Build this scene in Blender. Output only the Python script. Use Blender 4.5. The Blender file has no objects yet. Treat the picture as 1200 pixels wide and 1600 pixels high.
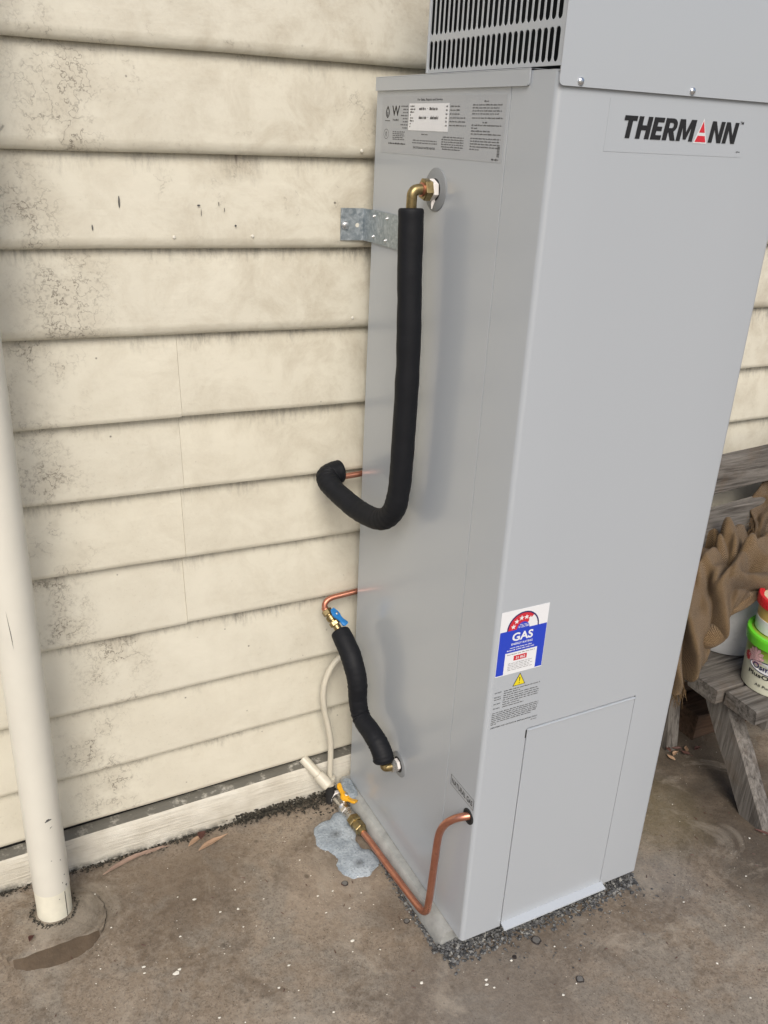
import bpy, bmesh, math, random
from mathutils import Vector, Matrix, noise as mnoise
random.seed(7)
scene = bpy.context.scene
C = scene.collection
V = Vector
GZ = -0.05            # level of the concrete slab; z = 0 is the underside of the heater cabinet

# ------------------------------------------------------------------ camera
cam_d = bpy.data.cameras.new('camera')
cam_d.sensor_fit = 'HORIZONTAL'; cam_d.sensor_width = 36.0
cam_d.lens = 1372.06 / 1200 * 36
cam_d.clip_start = 0.02; cam_d.clip_end = 300
cam = bpy.data.objects.new('camera', cam_d); C.objects.link(cam)
yaw, pit, rol = 0.488741, 0.408271, 0.051256
fw = V((math.sin(yaw)*math.cos(pit), math.cos(yaw)*math.cos(pit), -math.sin(pit)))
rt = V((math.cos(yaw), -math.sin(yaw), 0)); up = rt.cross(fw)
r2 = math.cos(rol)*rt + math.sin(rol)*up; u2 = -math.sin(rol)*rt + math.cos(rol)*up
M = Matrix((r2, u2, -fw)).transposed().to_4x4(); M.translation = V((-0.804636, -1.65796, 1.539525))
cam.matrix_world = M
scene.camera = cam

# ------------------------------------------------------------------ sky, sun, exposure
SUN_DIR = V((-0.36, -0.80, 0.85)).normalized()      # towards the bright part of the overcast
w = bpy.data.worlds.new('World'); scene.world = w; w.use_nodes = True
nt = w.node_tree; nt.nodes.clear()
sky = nt.nodes.new('ShaderNodeTexSky'); sky.sky_type = 'NISHITA'; sky.sun_disc = False
sky.sun_elevation = math.asin(SUN_DIR.z); sky.sun_rotation = math.atan2(SUN_DIR.x, SUN_DIR.y)
sky.air_density = 1.0; sky.dust_density = 4.0; sky.ozone_density = 1.0
hs = nt.nodes.new('ShaderNodeHueSaturation'); hs.inputs['Saturation'].default_value = 1.2   # overcast
bg = nt.nodes.new('ShaderNodeBackground'); bg.inputs['Strength'].default_value = 0.095
wo = nt.nodes.new('ShaderNodeOutputWorld')
nt.links.new(sky.outputs[0], hs.inputs['Color']); nt.links.new(hs.outputs[0], bg.inputs[0]); nt.links.new(bg.outputs[0], wo.inputs[0])
sl = bpy.data.lights.new('sun', 'SUN'); sl.energy = 1.5; sl.angle = math.radians(30); sl.color = (1, 0.97, 0.92)
so = bpy.data.objects.new('sun', sl); C.objects.link(so)
so.rotation_euler = (-SUN_DIR).to_track_quat('-Z', 'Y').to_euler(); so.location = (-3, -4, 6)
vs = scene.view_settings; vs.view_transform = 'Standard'; vs.look = 'None'; vs.gamma = 1; vs.exposure = 0.50
vs.use_curve_mapping = False
scene.cycles.max_bounces = 6; scene.cycles.diffuse_bounces = 3; scene.cycles.glossy_bounces = 3

# ------------------------------------------------------------------ material helpers
class NT:
    def __init__(s, name):
        s.m = bpy.data.materials.new(name); s.m.use_nodes = True
        s.t = s.m.node_tree; s.b = s.t.nodes['Principled BSDF']; s.co = None
    def n(s, ty, **kw):
        nd = s.t.nodes.new('ShaderNode'+ty)
        for k, v in kw.items():
            if k.startswith('i_'):
                key = k[2:].replace('_', ' ')
                nd.inputs[int(key) if key.isdigit() else key].default_value = v
            else: setattr(nd, k, v)
        return nd
    def L(s, a, b): s.t.links.new(a, b)
    def obj(s):
        if not s.co: s.co = s.n('TexCoord')
        return s.co.outputs['Object']
    def uv(s):
        if not s.co: s.co = s.n('TexCoord')
        return s.co.outputs['UV']
    def map(s, sc=(1,1,1), loc=(0,0,0), rot=(0,0,0), src=None):
        mp = s.n('Mapping'); mp.inputs['Scale'].default_value = sc; mp.inputs['Location'].default_value = loc; mp.inputs['Rotation'].default_value = rot
        s.L(src or s.obj(), mp.inputs[0]); return mp.outputs[0]
    def noise(s, scale, detail=4, rough=.55, src=None, dist=0.):
        nd = s.n('TexNoise'); nd.inputs['Scale'].default_value = scale; nd.inputs['Detail'].default_value = detail
        nd.inputs['Roughness'].default_value = rough; nd.inputs['Distortion'].default_value = dist
        s.L(src or s.obj(), nd.inputs['Vector']); return nd.outputs['Fac']
    def vor(s, scale, feature='F1', src=None, out='Distance', rnd=1.):
        nd = s.n('TexVoronoi', feature=feature); nd.inputs['Scale'].default_value = scale; nd.inputs['Randomness'].default_value = rnd
        s.L(src or s.obj(), nd.inputs['Vector']); return nd.outputs[out]
    def ramp(s, f, stops):
        nd = s.n('ValToRGB'); cr = nd.color_ramp
        while len(cr.elements) < len(stops): cr.elements.new(.5)
        for e, (p, c) in zip(cr.elements, stops):
            e.position = p; e.color = (c, c, c, 1) if not hasattr(c, '__len__') else (*c, 1)
        s.L(f, nd.inputs[0]); return nd.outputs[0]
    def rng(s, f, a, b, c=0., d=1.):
        nd = s.n('MapRange'); nd.clamp = True
        for i, x in zip((1, 2, 3, 4), (a, b, c, d)): nd.inputs[i].default_value = x
        s.L(f, nd.inputs[0]); return nd.outputs[0]
    def math(s, op, a, b=None):
        nd = s.n('Math', operation=op); nd.use_clamp = False
        for i, x in enumerate((a, b)):
            if x is None: continue
            if isinstance(x, (int, float)): nd.inputs[i].default_value = x
            else: s.L(x, nd.inputs[i])
        return nd.outputs[0]
    def mix(s, f, a, b, mode='MIX'):
        nd = s.n('Mix', data_type='RGBA', blend_type=mode)
        for i, x in ((0, f), (6, a), (7, b)):
            if isinstance(x, (int, float)): nd.inputs[i].default_value = x
            elif isinstance(x, tuple): nd.inputs[i].default_value = (*x, 1)
            else: s.L(x, nd.inputs[i])
        return nd.outputs[2]
    def sep(s, src):
        nd = s.n('SeparateXYZ'); s.L(src, nd.inputs[0]); return nd.outputs
    def col(s, c):
        if isinstance(c, tuple): s.b.inputs['Base Color'].default_value = (*c, 1)
        else: s.L(c, s.b.inputs['Base Color'])
    def set(s, **kw):
        for k, v in kw.items():
            inp = s.b.inputs[k.replace('_', ' ')]
            if isinstance(v, (int, float, tuple)): inp.default_value = v
            else: s.L(v, inp)
    def bump(s, h, st=.3, dist=.002, prev=None):
        nd = s.n('Bump'); nd.inputs['Strength'].default_value = st; nd.inputs['Distance'].default_value = dist
        s.L(h, nd.inputs['Height'])
        if prev: s.L(prev, nd.inputs['Normal'])
        s.L(nd.outputs[0], s.b.inputs['Normal']); return nd.outputs[0]

def simple(name, c, rough=.5, metal=0., spec=.5, var=.12, nscale=30, bump=0., bscale=200, bdist=.001):
    k = NT(name)
    f = k.noise(nscale, 3, .6)
    d = tuple(x*(1-var) for x in c); e = tuple(min(1, x*(1+var)) for x in c)
    k.col(k.mix(f, d, e)); k.set(Metallic=metal, Specular_IOR_Level=spec)
    k.set(Roughness=k.rng(k.noise(nscale*1.7, 2), .3, .7, max(.02, rough-.07), min(1, rough+.07)))
    if bump: k.bump(k.noise(bscale, 3), bump, bdist)
    return k.m

def m_board():
    k = NT('cream_weatherboard_paint')
    uvs = k.sep(k.uv()); h = uvs[1]                      # v: metres above the board's lower edge
    x = k.sep(k.obj())[0]; z = k.sep(k.obj())[2]
    info = k.n('ObjectInfo')
    off = k.n('CombineXYZ'); k.L(k.math('MULTIPLY', info.outputs['Random'], 7.), off.inputs[0]); k.L(k.math('MULTIPLY', info.outputs['Random'], 13.), off.inputs[2])
    add = k.n('VectorMath', operation='ADD'); k.L(k.obj(), add.inputs[0]); k.L(off.outputs[0], add.inputs[1]); o = add.outputs[0]
    low = k.noise(5, 4, .6, o)
    c = k.mix(k.rng(low, .35, .7), (.668, .642, .536), (.605, .578, .478))
    c = k.mix(k.rng(info.outputs['Random'], 0, 1, 0, .22), c, (.60, .595, .535))
    # broad brownish grime, blotched; heavier on the upper boards beside the heater
    g = k.rng(k.noise(10, 6, .78, o, .4), .44, .66)
    gm = k.math('MULTIPLY', g, k.rng(x, -.55, .0, .34, .75))
    gm = k.math('MULTIPLY', gm, k.rng(z, .4, 1.2, .40, 1.))
    c = k.mix(k.math('MULTIPLY', gm, .70), c, (.40, .350, .26))
    # scuffed fine speckle
    sn = k.noise(130, 3, .75, o); sp = k.rng(sn, .58, .72); sp2 = k.rng(sn, .50, .62)
    c = k.mix(k.math('MULTIPLY', sp, k.rng(low, .45, .65, .0, .28)), c, (.30, .26, .20))
    # mildew that has run down in streaks from the laps
    st = k.noise(1, 4, .72, k.map((9, 1, 4), src=o))
    st2 = k.noise(1, 4, .75, k.map((120, 1, 30), src=o))
    reach = k.math('ADD', k.math('MULTIPLY', st, .16), k.math('MULTIPLY', st2, .055))          # metres of run
    mild = k.rng(k.math('ADD', k.math('SUBTRACT', h, .2500), reach), -.006, .035)
    mild = k.math('MULTIPLY', mild, k.rng(st2, .38, .60, .15, 1.))
    c = k.mix(k.math('MULTIPLY', mild, k.rng(k.math('FRACT', k.math('MULTIPLY', info.outputs['Random'], 41.3)), 0, 1, .30, .68)), c, (.15, .14, .12))
    r7 = k.math('FRACT', k.math('MULTIPLY', info.outputs['Random'], 7.31))
    # flaking patches toward the downpipe and by the cabinet: raised curled paint edges follow contours of a noise
    fl = k.noise(38, 3, .62, o)
    crack = k.math('ABSOLUTE', k.math('SUBTRACT', fl, .5))
    pn = k.noise(13, 4, .65, o)
    patch = k.math('MULTIPLY', k.rng(k.math('SUBTRACT', pn, k.math('MULTIPLY', k.math('FRACT', k.math('MULTIPLY', info.outputs['Random'], 23.7)), .10)), .38, .54), k.rng(k.math('ABSOLUTE', k.math('ADD', x, k.math('ADD', k.math('MULTIPLY', r7, .13), .550))), .02, .10, 1, 0))
    patch2 = k.math('MULTIPLY', k.rng(pn, .57, .66), k.rng(z, 1.2, 1.4, 0, .55))
    patch = k.math('MAXIMUM', patch, patch2)
    line = k.math('MULTIPLY', k.rng(crack, .0, .022, 1, 0), patch)
    c = k.mix(k.math('MULTIPLY', patch, .30), c, (.40, .36, .285))
    c = k.mix(k.math('MULTIPLY', line, .75), c, (.11, .095, .075))
    blk = k.math('MULTIPLY', sp2, k.math('MULTIPLY', patch, k.rng(x, -.66, -.52, 1, .3)))
    c = k.mix(k.math('MULTIPLY', blk, k.rng(info.outputs['Random'], 0, 1, .10, .62)), c, (.13, .115, .09))
    # chips and pin holes
    vp = k.vor(26, src=o); hole = k.math('MULTIPLY', k.rng(vp, .03, .075, 1, 0), k.rng(pn, .54, .58))
    c = k.mix(k.math('MULTIPLY', hole, .85), c, (.08, .07, .06))
    sc1 = k.vor(9, src=k.map((1, 1, .22), src=o)); scr = k.math('MULTIPLY', k.rng(sc1, .012, .03, 1, 0), k.rng(low, .5, .55))
    c = k.mix(k.math('MULTIPLY', scr, .7), c, (.16, .14, .12))
    k.col(c)
    k.set(Roughness=.52, Specular_IOR_Level=.4)
    hb = k.math('ADD', k.math('MULTIPLY', k.noise(1, 4, .6, k.map((18, 60, 120), src=o)), .30), k.math('MULTIPLY', fl, .9))
    k.bump(hb, .45, .0024)
    return k.m

def m_plinth():
    k = NT('rough_sawn_cream_paint')
    g = k.noise(1, 8, .7, k.map((9, 60, 170)))
    c = k.mix(k.rng(k.noise(14, 6, .6), .35, .7), (.66, .64, .56), (.52, .49, .41))
    c = k.mix(k.math('MULTIPLY', k.rng(g, .52, .66), .4), c, (.25, .22, .17))
    nz = k.sep(k.n('NewGeometry').outputs['Normal'])[2]
    top = k.math('MULTIPLY', k.rng(nz, .6, .95), k.rng(k.noise(30, 5, .7), .28, .46))
    c = k.mix(k.math('MULTIPLY', top, .9), c, (.115, .11, .09))         # moss and dust lying on the ledge
    z = k.sep(k.obj())[2]
    moss = k.math('MULTIPLY', k.rng(k.math('SUBTRACT', z, k.math('MULTIPLY', k.noise(22, 6, .7), .035)), -.065, -.045, 1, 0), k.rng(k.noise(55, 5, .7), .38, .55))
    c = k.mix(k.math('MULTIPLY', moss, .9), c, (.035, .034, .026))
    k.col(c); k.set(Roughness=.72)
    k.bump(g, .9, .003); return k.m

def m_concrete():
    k = NT('stained_concrete')
    P = k.sep(k.obj())
    n1 = k.noise(2.3, 5, .62, dist=.6); n2 = k.noise(9, 5, .65, dist=.4); n3 = k.noise(60, 4, .7); n2b = k.noise(14, 2, .5)
    c = k.mix(k.rng(n1, .40, .60), (.180, .141, .101), (.285, .234, .178))
    c = k.mix(k.rng(n2, .48, .60, 0, .7), c, (.205, .186, .155))
    c = k.mix(k.math('MULTIPLY', k.rng(k.noise(6, 6, .68, k.map(loc=(3, 1, 0)), .8), .52, .61), .58), c, (.110, .083, .058))
    c = k.mix(k.rng(n3, .42, .72, 0, .40), c, (.42, .37, .30))
    c = k.mix(k.rng(k.noise(210, 2, .75), .50, .66, 0, .62), c, (.095, .076, .058))
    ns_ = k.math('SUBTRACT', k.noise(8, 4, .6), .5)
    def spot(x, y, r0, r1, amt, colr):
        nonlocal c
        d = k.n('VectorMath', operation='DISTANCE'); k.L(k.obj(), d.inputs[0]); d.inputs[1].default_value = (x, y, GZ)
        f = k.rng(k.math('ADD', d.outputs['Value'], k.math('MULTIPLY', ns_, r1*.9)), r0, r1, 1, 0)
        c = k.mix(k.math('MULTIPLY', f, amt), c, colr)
    spot(.93, -.60, .14, .36, .80, (.058, .045, .033))  # damp stain, deepened to paint in the shade beside the bench
    spot(.98, -.30, .10, .26, .75, (.050, .040, .030))       # damp tone plus under-bench shade painted into the colour
    spot(.68, -.42, .06, .17, .55, (.135, .112, .058))       # greenish stain
    spot(.55, -.60, .03, .13, .40, (.17, .165, .16))
    spot(-.15, -.30, .05, .17, .42, (.34, .275, .21))
    spot(-.02, -.72, .08, .24, .40, (.19, .175, .155))
    spot(-.45, -.13, .03, .24, .55, (.105, .077, .053))
    spot(-.075, -.42, .01, .09, .55, (.085, .062, .043))  # brown stain with the gas pipe's shade painted in
    spot(-.70, -.14, .05, .11, .55, (.10, .088, .068))
    spot(-.085, -.20, .05, .13, .5, (.085, .064, .045))
    spot(.16, -.60, .10, .34, .35, (.12, .10, .08))
    # oil / leaf tannin spots and pale aggregate
    c = k.mix(k.math('MULTIPLY', k.rng(k.noise(4.2, 6, .7, k.map(loc=(7, 4, 0)), 1.), .55, .66), .5), c, (.35, .31, .25))
    v1 = k.vor(19); m1 = k.math('MULTIPLY', k.rng(v1, .08, .16, 1, 0), k.rng(k.noise(13, 2), .55, .62))
    c = k.mix(k.math('MULTIPLY', m1, .65), c, (.065, .05, .036))
    v2 = k.vor(85); m2 = k.math('MULTIPLY', k.rng(v2, .06, .12, 1, 0), k.rng(k.noise(31, 2), .56, .62))
    c = k.mix(k.math('MULTIPLY', m2, .8), c, (.62, .58, .50))
    v3 = k.vor(120, src=k.map(loc=(2, 2, 2))); m3 = k.math('MULTIPLY', k.rng(v3, .10, .18, 1, 0), k.rng(k.noise(23, 2), .50, .58))
    c = k.mix(k.math('MULTIPLY', m3, .75), c, (.04, .032, .025))
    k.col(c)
    k.set(Roughness=k.rng(n2, .35, .7, .58, .82), Specular_IOR_Level=.35)
    k.bump(k.math('ADD', k.noise(60, 5, .75), k.math('MULTIPLY', n2b, 1.2)), .8, .0028)
    return k.m

def m_paint_grey():
    k = NT('grey_powder_coat')
    k.col((.406, .440, .473))
    k.set(Roughness=.29, Specular_IOR_Level=.6, Coat_Weight=.45, Coat_Roughness=.16)
    return k.m

def m_galv():
    k = NT('galvanised_steel')
    v = k.vor(140, out='Color'); s = k.sep(v)[0]
    n = k.rng(k.noise(70, 6, .7, dist=1.2), .42, .62)
    c = k.mix(s, (.36, .42, .46), (.52, .57, .60)); c = k.mix(k.math('MULTIPLY', n, .45), c, (.16, .20, .23))
    k.col(c); k.set(Metallic=.75, Roughness=k.rng(s, 0, 1, .36, .55)); k.bump(k.noise(60, 4), .1, .001); return k.m

def m_copper():
    k = NT('copper_pipe')
    n = k.noise(22, 5, .65); n2 = k.noise(60, 5, .7)
    c = k.mix(k.rng(n, .35, .7), (.62, .29, .20), (.48, .20, .135)); c = k.mix(k.rng(n2, .58, .7, 0, .5), c, (.22, .10, .07))
    k.col(c); k.set(Metallic=.9, Roughness=k.rng(n, .3, .7, .26, .44)); return k.m

def m_brass():
    k = NT('dull_brass')
    n = k.noise(90, 5, .65)
    k.col(k.mix(k.rng(n, .35, .7), (.36, .285, .14), (.18, .135, .065))); k.set(Metallic=.9, Roughness=k.rng(n, .3, .7, .28, .45)); return k.m

def m_foam():
    k = NT('black_pipe_lagging')
    k.col(k.mix(k.noise(40, 4), (.005, .006, .008), (.010, .011, .014)))
    k.set(Roughness=.6, Specular_IOR_Level=.22)
    k.bump(k.noise(1, 3, .5, k.map((25, 25, 260))), .35, .0012); return k.m

def m_wood(name, axis, dark=(.055, .049, .043), light=(.235, .22, .20), brown=(.12, .085, .055)):
    k = NT(name)
    s = {'x': (3.5, 70, 70), 'y': (70, 3.5, 70), 'z': (70, 70, 3.5)}[axis]
    s2 = {'x': (9, 220, 220), 'y': (220, 9, 220), 'z': (220, 220, 9)}[axis]
    info = k.n('ObjectInfo'); off = k.n('CombineXYZ')
    for i, q in enumerate((3., 7., 5.)): k.L(k.math('MULTIPLY', info.outputs['Random'], q), off.inputs[i])
    add = k.n('VectorMath', operation='ADD'); k.L(k.obj(), add.inputs[0]); k.L(off.outputs[0], add.inputs[1]); o = add.outputs[0]
    g = k.noise(1, 8, .68, k.map(s, src=o), .5); g2 = k.noise(1, 5, .7, k.map(s2, src=o))
    c = k.mix(k.rng(g, .33, .68), dark, light)
    c = k.mix(k.rng(g2, .55, .72, 0, .75), c, tuple(x*.35 for x in dark))
    c = k.mix(k.rng(k.noise(9, 6, .65, o), .52, .72, 0, .55), c, brown)
    k.col(c); k.set(Roughness=.85, Specular_IOR_Level=.25)
    k.bump(k.math('ADD', g, k.math('MULTIPLY', g2, .5)), .7, .003); return k.m

def m_burlap():
    k = NT('brown_hessian_cloth')
    u = k.uv()
    def wv(rot):
        nd = k.n('TexWave', wave_type='BANDS', bands_direction='X'); nd.inputs['Scale'].default_value = 80; nd.inputs['Distortion'].default_value = 2.2
        nd.inputs['Detail'].default_value = 2; nd.inputs['Detail Scale'].default_value = 3
        k.L(k.map(rot=(0, 0, rot), src=u), nd.inputs['Vector']); return nd.outputs['Fac']
    a, b_ = wv(0), wv(math.pi/2)
    weave = k.math('MULTIPLY', a, b_)
    c = k.mix(k.rng(weave, .05, .6), (.095, .060, .028), (.40, .275, .150))
    c = k.mix(k.rng(k.noise(7, 6, .65), .48, .7, 0, .5), c, (.115, .070, .034))
    k.col(c); k.set(Roughness=.95, Specular_IOR_Level=.1, Sheen_Weight=.15)
    k.bump(weave, .9, .0018); return k.m

def m_pot_label():
    k = NT('printed_tub_label'); z = k.sep(k.obj())[2]
    c = k.mix(k.rng(k.math('ADD', z, k.math('MULTIPLY', k.noise(30, 3), .012)), .352, .385), (.62, .63, .50), (.22, .33, .04))
    c = k.mix(k.rng(z, .405, .44), c, (.30, .50, .05))
    k.col(c); k.set(Roughness=.4); return k.m

MAT = {}
def mats():
    m = MAT
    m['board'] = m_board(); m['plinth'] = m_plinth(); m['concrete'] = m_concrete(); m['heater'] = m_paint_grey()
    m['galv'] = m_galv(); m['copper'] = m_copper(); m['brass'] = m_brass(); m['foam'] = m_foam()
    m['wood_x'] = m_wood('weathered_grey_timber', 'x'); m['wood_z'] = m_wood('weathered_grey_timber_upright', 'z')
    m['wood_dark'] = m_wood('damp_brown_timber', 'x', (.035, .024, .017), (.13, .085, .058), (.09, .05, .03))
    m['burlap'] = m_burlap(); m['tub'] = m_pot_label()
    m['pvc_cream'] = simple('cream_painted_pvc', (.66, .645, .57), .36, var=.06, nscale=14, bump=.12, bscale=40)
    m['pvc_white'] = simple('bare_white_pvc', (.72, .70, .58), .5, var=.14, nscale=40, bump=.15, bscale=90)
    m['pvc_tube'] = simple('off_white_pvc_tube', (.55, .52, .43), .4, var=.12, nscale=40)
    m['dark'] = simple('dark_cavity', (.012, .012, .012), .8)  # near-black, paints shade into the wall and cabinet gaps
    m['inner'] = simple('inner_shade_black', (.010, .012, .013), .85, var=.4, nscale=18, spec=.1)  # near-black, paints the shade seen through the flue slots
    m['black_print'] = simple('black_print', (.012, .012, .013), .5)
    m['grey_print'] = simple('dark_grey_print', (.075, .075, .075), .5)
    m['outline'] = simple('pale_print', (.62, .64, .65), .45, var=.03)
    m['red_print'] = simple('red_print', (.55, .025, .04), .45, var=.05)
    m['blue_print'] = simple('blue_print', (.020, .055, .50), .4, var=.04)
    m['navy_print'] = simple('navy_print', (.02, .018, .11), .4)
    m['yellow_print'] = simple('yellow_print', (.72, .60, .02), .45)
    m['white_label'] = simple('white_label_stock', (.74, .76, .78), .4, var=.03)
    m['plate'] = simple('clear_grey_label_film', (.385, .408, .430), .38, var=.02)
    m['film'] = m['heater']
    m['grommet'] = simple('grey_rubber_grommet', (.23, .245, .255), .55, var=.08, nscale=25)
    m['ptfe'] = simple('white_thread_tape', (.72, .70, .68), .6, var=.15, nscale=90, bump=.4, bscale=260)
    m['zinc'] = simple('bright_zinc_screw', (.66, .68, .70), .3, metal=.95, var=.1)
    m['chrome'] = simple('nickel_plated_brass', (.60, .58, .54), .28, metal=.95, var=.2, nscale=60)
    m['blue_plastic'] = simple('blue_handle_enamel', (.015, .17, .46), .38, var=.15)
    m['yellow_plastic'] = simple('yellow_handle_enamel', (.72, .37, .015), .42, var=.15, nscale=60)
    m['block'] = simple('grey_cement_base', (.31, .32, .31), .6, var=.5, nscale=30, bump=.5, bscale=120)
    m['foam_patch'] = None
    k = NT('bluish_grey_froth')
    n = k.noise(20, 4, .6); n2 = k.noise(230, 3, .75)
    c = k.mix(k.rng(n, .36, .62), (.21, .25, .285), (.40, .455, .50)); c = k.mix(k.rng(n2, .50, .70, 0, .8), c, (.13, .155, .18))
    P = k.obj()
    for (cx, cy, r) in ((-.0935, -.155, .017), (-.082, -.262, .014)):
        d = k.n('VectorMath', operation='DISTANCE'); k.L(P, d.inputs[0]); d.inputs[1].default_value = (cx, cy, GZ+.005)
        c = k.mix(k.math('MULTIPLY', k.rng(k.math('ADD', d.outputs['Value'], k.math('MULTIPLY', k.noise(90, 4), .01)), .004, r+.008, 1, 0), .85), c, (.04, .045, .05))
    k.col(c); k.set(Roughness=.6); k.bump(n2, .7, .002); m['foam_patch'] = k.m
    k = NT('blue_metal_gravel')
    v = k.vor(170, out='Color'); s = k.sep(v)[0]
    k.col(k.ramp(s, [(0, (.03, .031, .032)), (.45, (.075, .078, .08)), (.8, (.14, .143, .142)), (1, (.27, .27, .25))])); k.set(Roughness=.75); k.bump(k.noise(300, 3), .4, .001); m['gravel'] = k.m
    k = NT('black_leaf_mould')
    k.col(k.mix(k.rng(k.noise(110, 5, .7), .4, .68), (.012, .011, .008), (.085, .075, .055))); k.set(Roughness=.9); k.bump(k.noise(140, 4, .7), 1., .004); m['soil'] = k.m
    m['footing'] = simple('grey_mortar', (.215, .195, .165), .8, var=.35, nscale=28, bump=.5, bscale=120, bdist=.002)
    m['footing_brown'] = simple('broken_brown_mortar', (.085, .060, .037), .8, var=.4, nscale=35, bump=.6, bscale=110, bdist=.003)
    m['leaf_tan'] = simple('dry_tan_leaf', (.34, .225, .145), .6, var=.3, nscale=40, bump=.3)
    m['leaf_red'] = simple('dry_red_brown_leaf', (.085, .034, .025), .6, var=.35, nscale=40, bump=.3)
    m['bark'] = simple('peeling_bark', (.27, .19, .145), .8, var=.45, nscale=50, bump=.6, bscale=160)
    m['fleck'] = simple('dried_white_paint', (.72, .70, .62), .6, var=.12)
    m['mortar_spot'] = simple('grey_mortar_spot', (.13, .125, .115), .7, var=.4, nscale=90, bump=.6, bscale=260)
    m['dark_ring'] = simple('black_tar_ring', (.025, .02, .018), .6)
    m['bucket'] = simple('white_plastic_bucket', (.60, .62, .64), .32, var=.05)
    m['red_lid'] = simple('red_plastic_lid', (.60, .02, .03), .3, var=.08)
    m['green_lid'] = simple('bright_green_plastic_lid', (.14, .62, .03), .32, var=.08)
    m['honey'] = simple('honey_coloured_tub_plastic', (.60, .42, .13), .35, var=.1)
    m['cream_top'] = simple('printed_cream_lid_top', (.62, .52, .36), .5, var=.35, nscale=70)
    m['pink_print'] = simple('pink_flower_print', (.66, .40, .42), .45, var=.5, nscale=160)
mats()

# ------------------------------------------------------------------ object helpers
def link(o): C.objects.link(o); return o
def tag(o, label, cat, group=None, kind=None):
    o['label'] = label; o['category'] = cat
    if group: o['group'] = group
    if kind: o['kind'] = kind
    return o
def thing(name, label, cat, loc=(0, 0, 0), group=None):
    o = link(bpy.data.objects.new(name, None)); o.location = loc; o.empty_display_size = .05
    return tag(o, label, cat, group)
def attach(o, parent):
    if parent is not None:
        o.parent = parent
        if parent.parent is None: o.matrix_parent_inverse = Matrix.Translation(-parent.location)   # meshes are written in world metres
    return o
def from_bm(name, bm, mat, parent=None, smooth=35, recalc=True):
    if recalc: bmesh.ops.recalc_face_normals(bm, faces=bm.faces)
    me = bpy.data.meshes.new(name); bm.to_mesh(me); bm.free()
    for m in (mat if isinstance(mat, (list, tuple)) else [mat]): me.materials.append(MAT[m] if isinstance(m, str) else m)
    if smooth:
        for p in me.polygons: p.use_smooth = True
        me.set_sharp_from_angle(angle=math.radians(smooth))
    return attach(link(bpy.data.objects.new(name, me)), parent)
def poly(name, verts, faces, mat, parent=None, smooth=0, recalc=False):
    bm = bmesh.new(); vs_ = [bm.verts.new(v) for v in verts]
    for f in faces: bm.faces.new([vs_[i] for i in f])
    return from_bm(name, bm, mat, parent, smooth, recalc)
def bm_box(bm, x0, x1, y0, y1, z0, z1, bev=0., seg=2):
    r = bmesh.ops.create_cube(bm, size=1.)
    for v in r['verts']:
        v.co = V((x0 if v.co.x < 0 else x1, y0 if v.co.y < 0 else y1, z0 if v.co.z < 0 else z1))
    if bev:
        es = list({e for v in r['verts'] for e in v.link_edges})
        bmesh.ops.bevel(bm, geom=es, offset=bev, segments=seg, affect='EDGES', profile=.5)
def box(name, x0, x1, y0, y1, z0, z1, mat, parent=None, bev=0., seg=2):
    bm = bmesh.new(); bm_box(bm, x0, x1, y0, y1, z0, z1, bev, seg); return from_bm(name, bm, mat, parent)
def catmull(pts, n=8):
    P = [V(p) for p in pts]; P = [P[0]*2-P[1]] + P + [P[-1]*2-P[-2]]; out = []
    for i in range(1, len(P)-2):
        a, b, c, d = P[i-1:i+3]
        for k in range(n):
            t = k/n
            out.append(.5*((2*b)+(c-a)*t+(2*a-5*b+4*c-d)*t*t+(3*b-a-3*c+d)*t**3))
    out.append(P[-2]); return out
def bm_tube(bm, pts, r, seg=20, caps=True, wob=0., seed=0):
    n = len(pts); rs = r if isinstance(r, (list, tuple)) else [r]*n
    T = [(pts[min(i+1, n-1)]-pts[max(i-1, 0)]).normalized() for i in range(n)]
    ref = V((0, 0, 1)) if abs(T[0].z) < .9 else V((1, 0, 0))
    N = (ref - T[0]*ref.dot(T[0])).normalized(); rings = []
    for i in range(n):
        if i: N = (N - T[i]*N.dot(T[i])).normalized()
        B = T[i].cross(N); ring = []
        for k in range(seg):
            a = 2*math.pi*k/seg
            rr = rs[i]
            if wob: rr *= 1+wob*mnoise.noise(pts[i]*28+V((math.cos(a)*.5+seed, math.sin(a)*.5, 0)))
            ring.append(bm.verts.new(pts[i]+N*math.cos(a)*rr+B*math.sin(a)*rr))
        rings.append(ring)
    for a, b in zip(rings, rings[1:]):
        for k in range(seg): bm.faces.new((a[k], a[(k+1) % seg], b[(k+1) % seg], b[k]))
    if caps: bm.faces.new(rings[0][::-1]); bm.faces.new(rings[-1])
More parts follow.
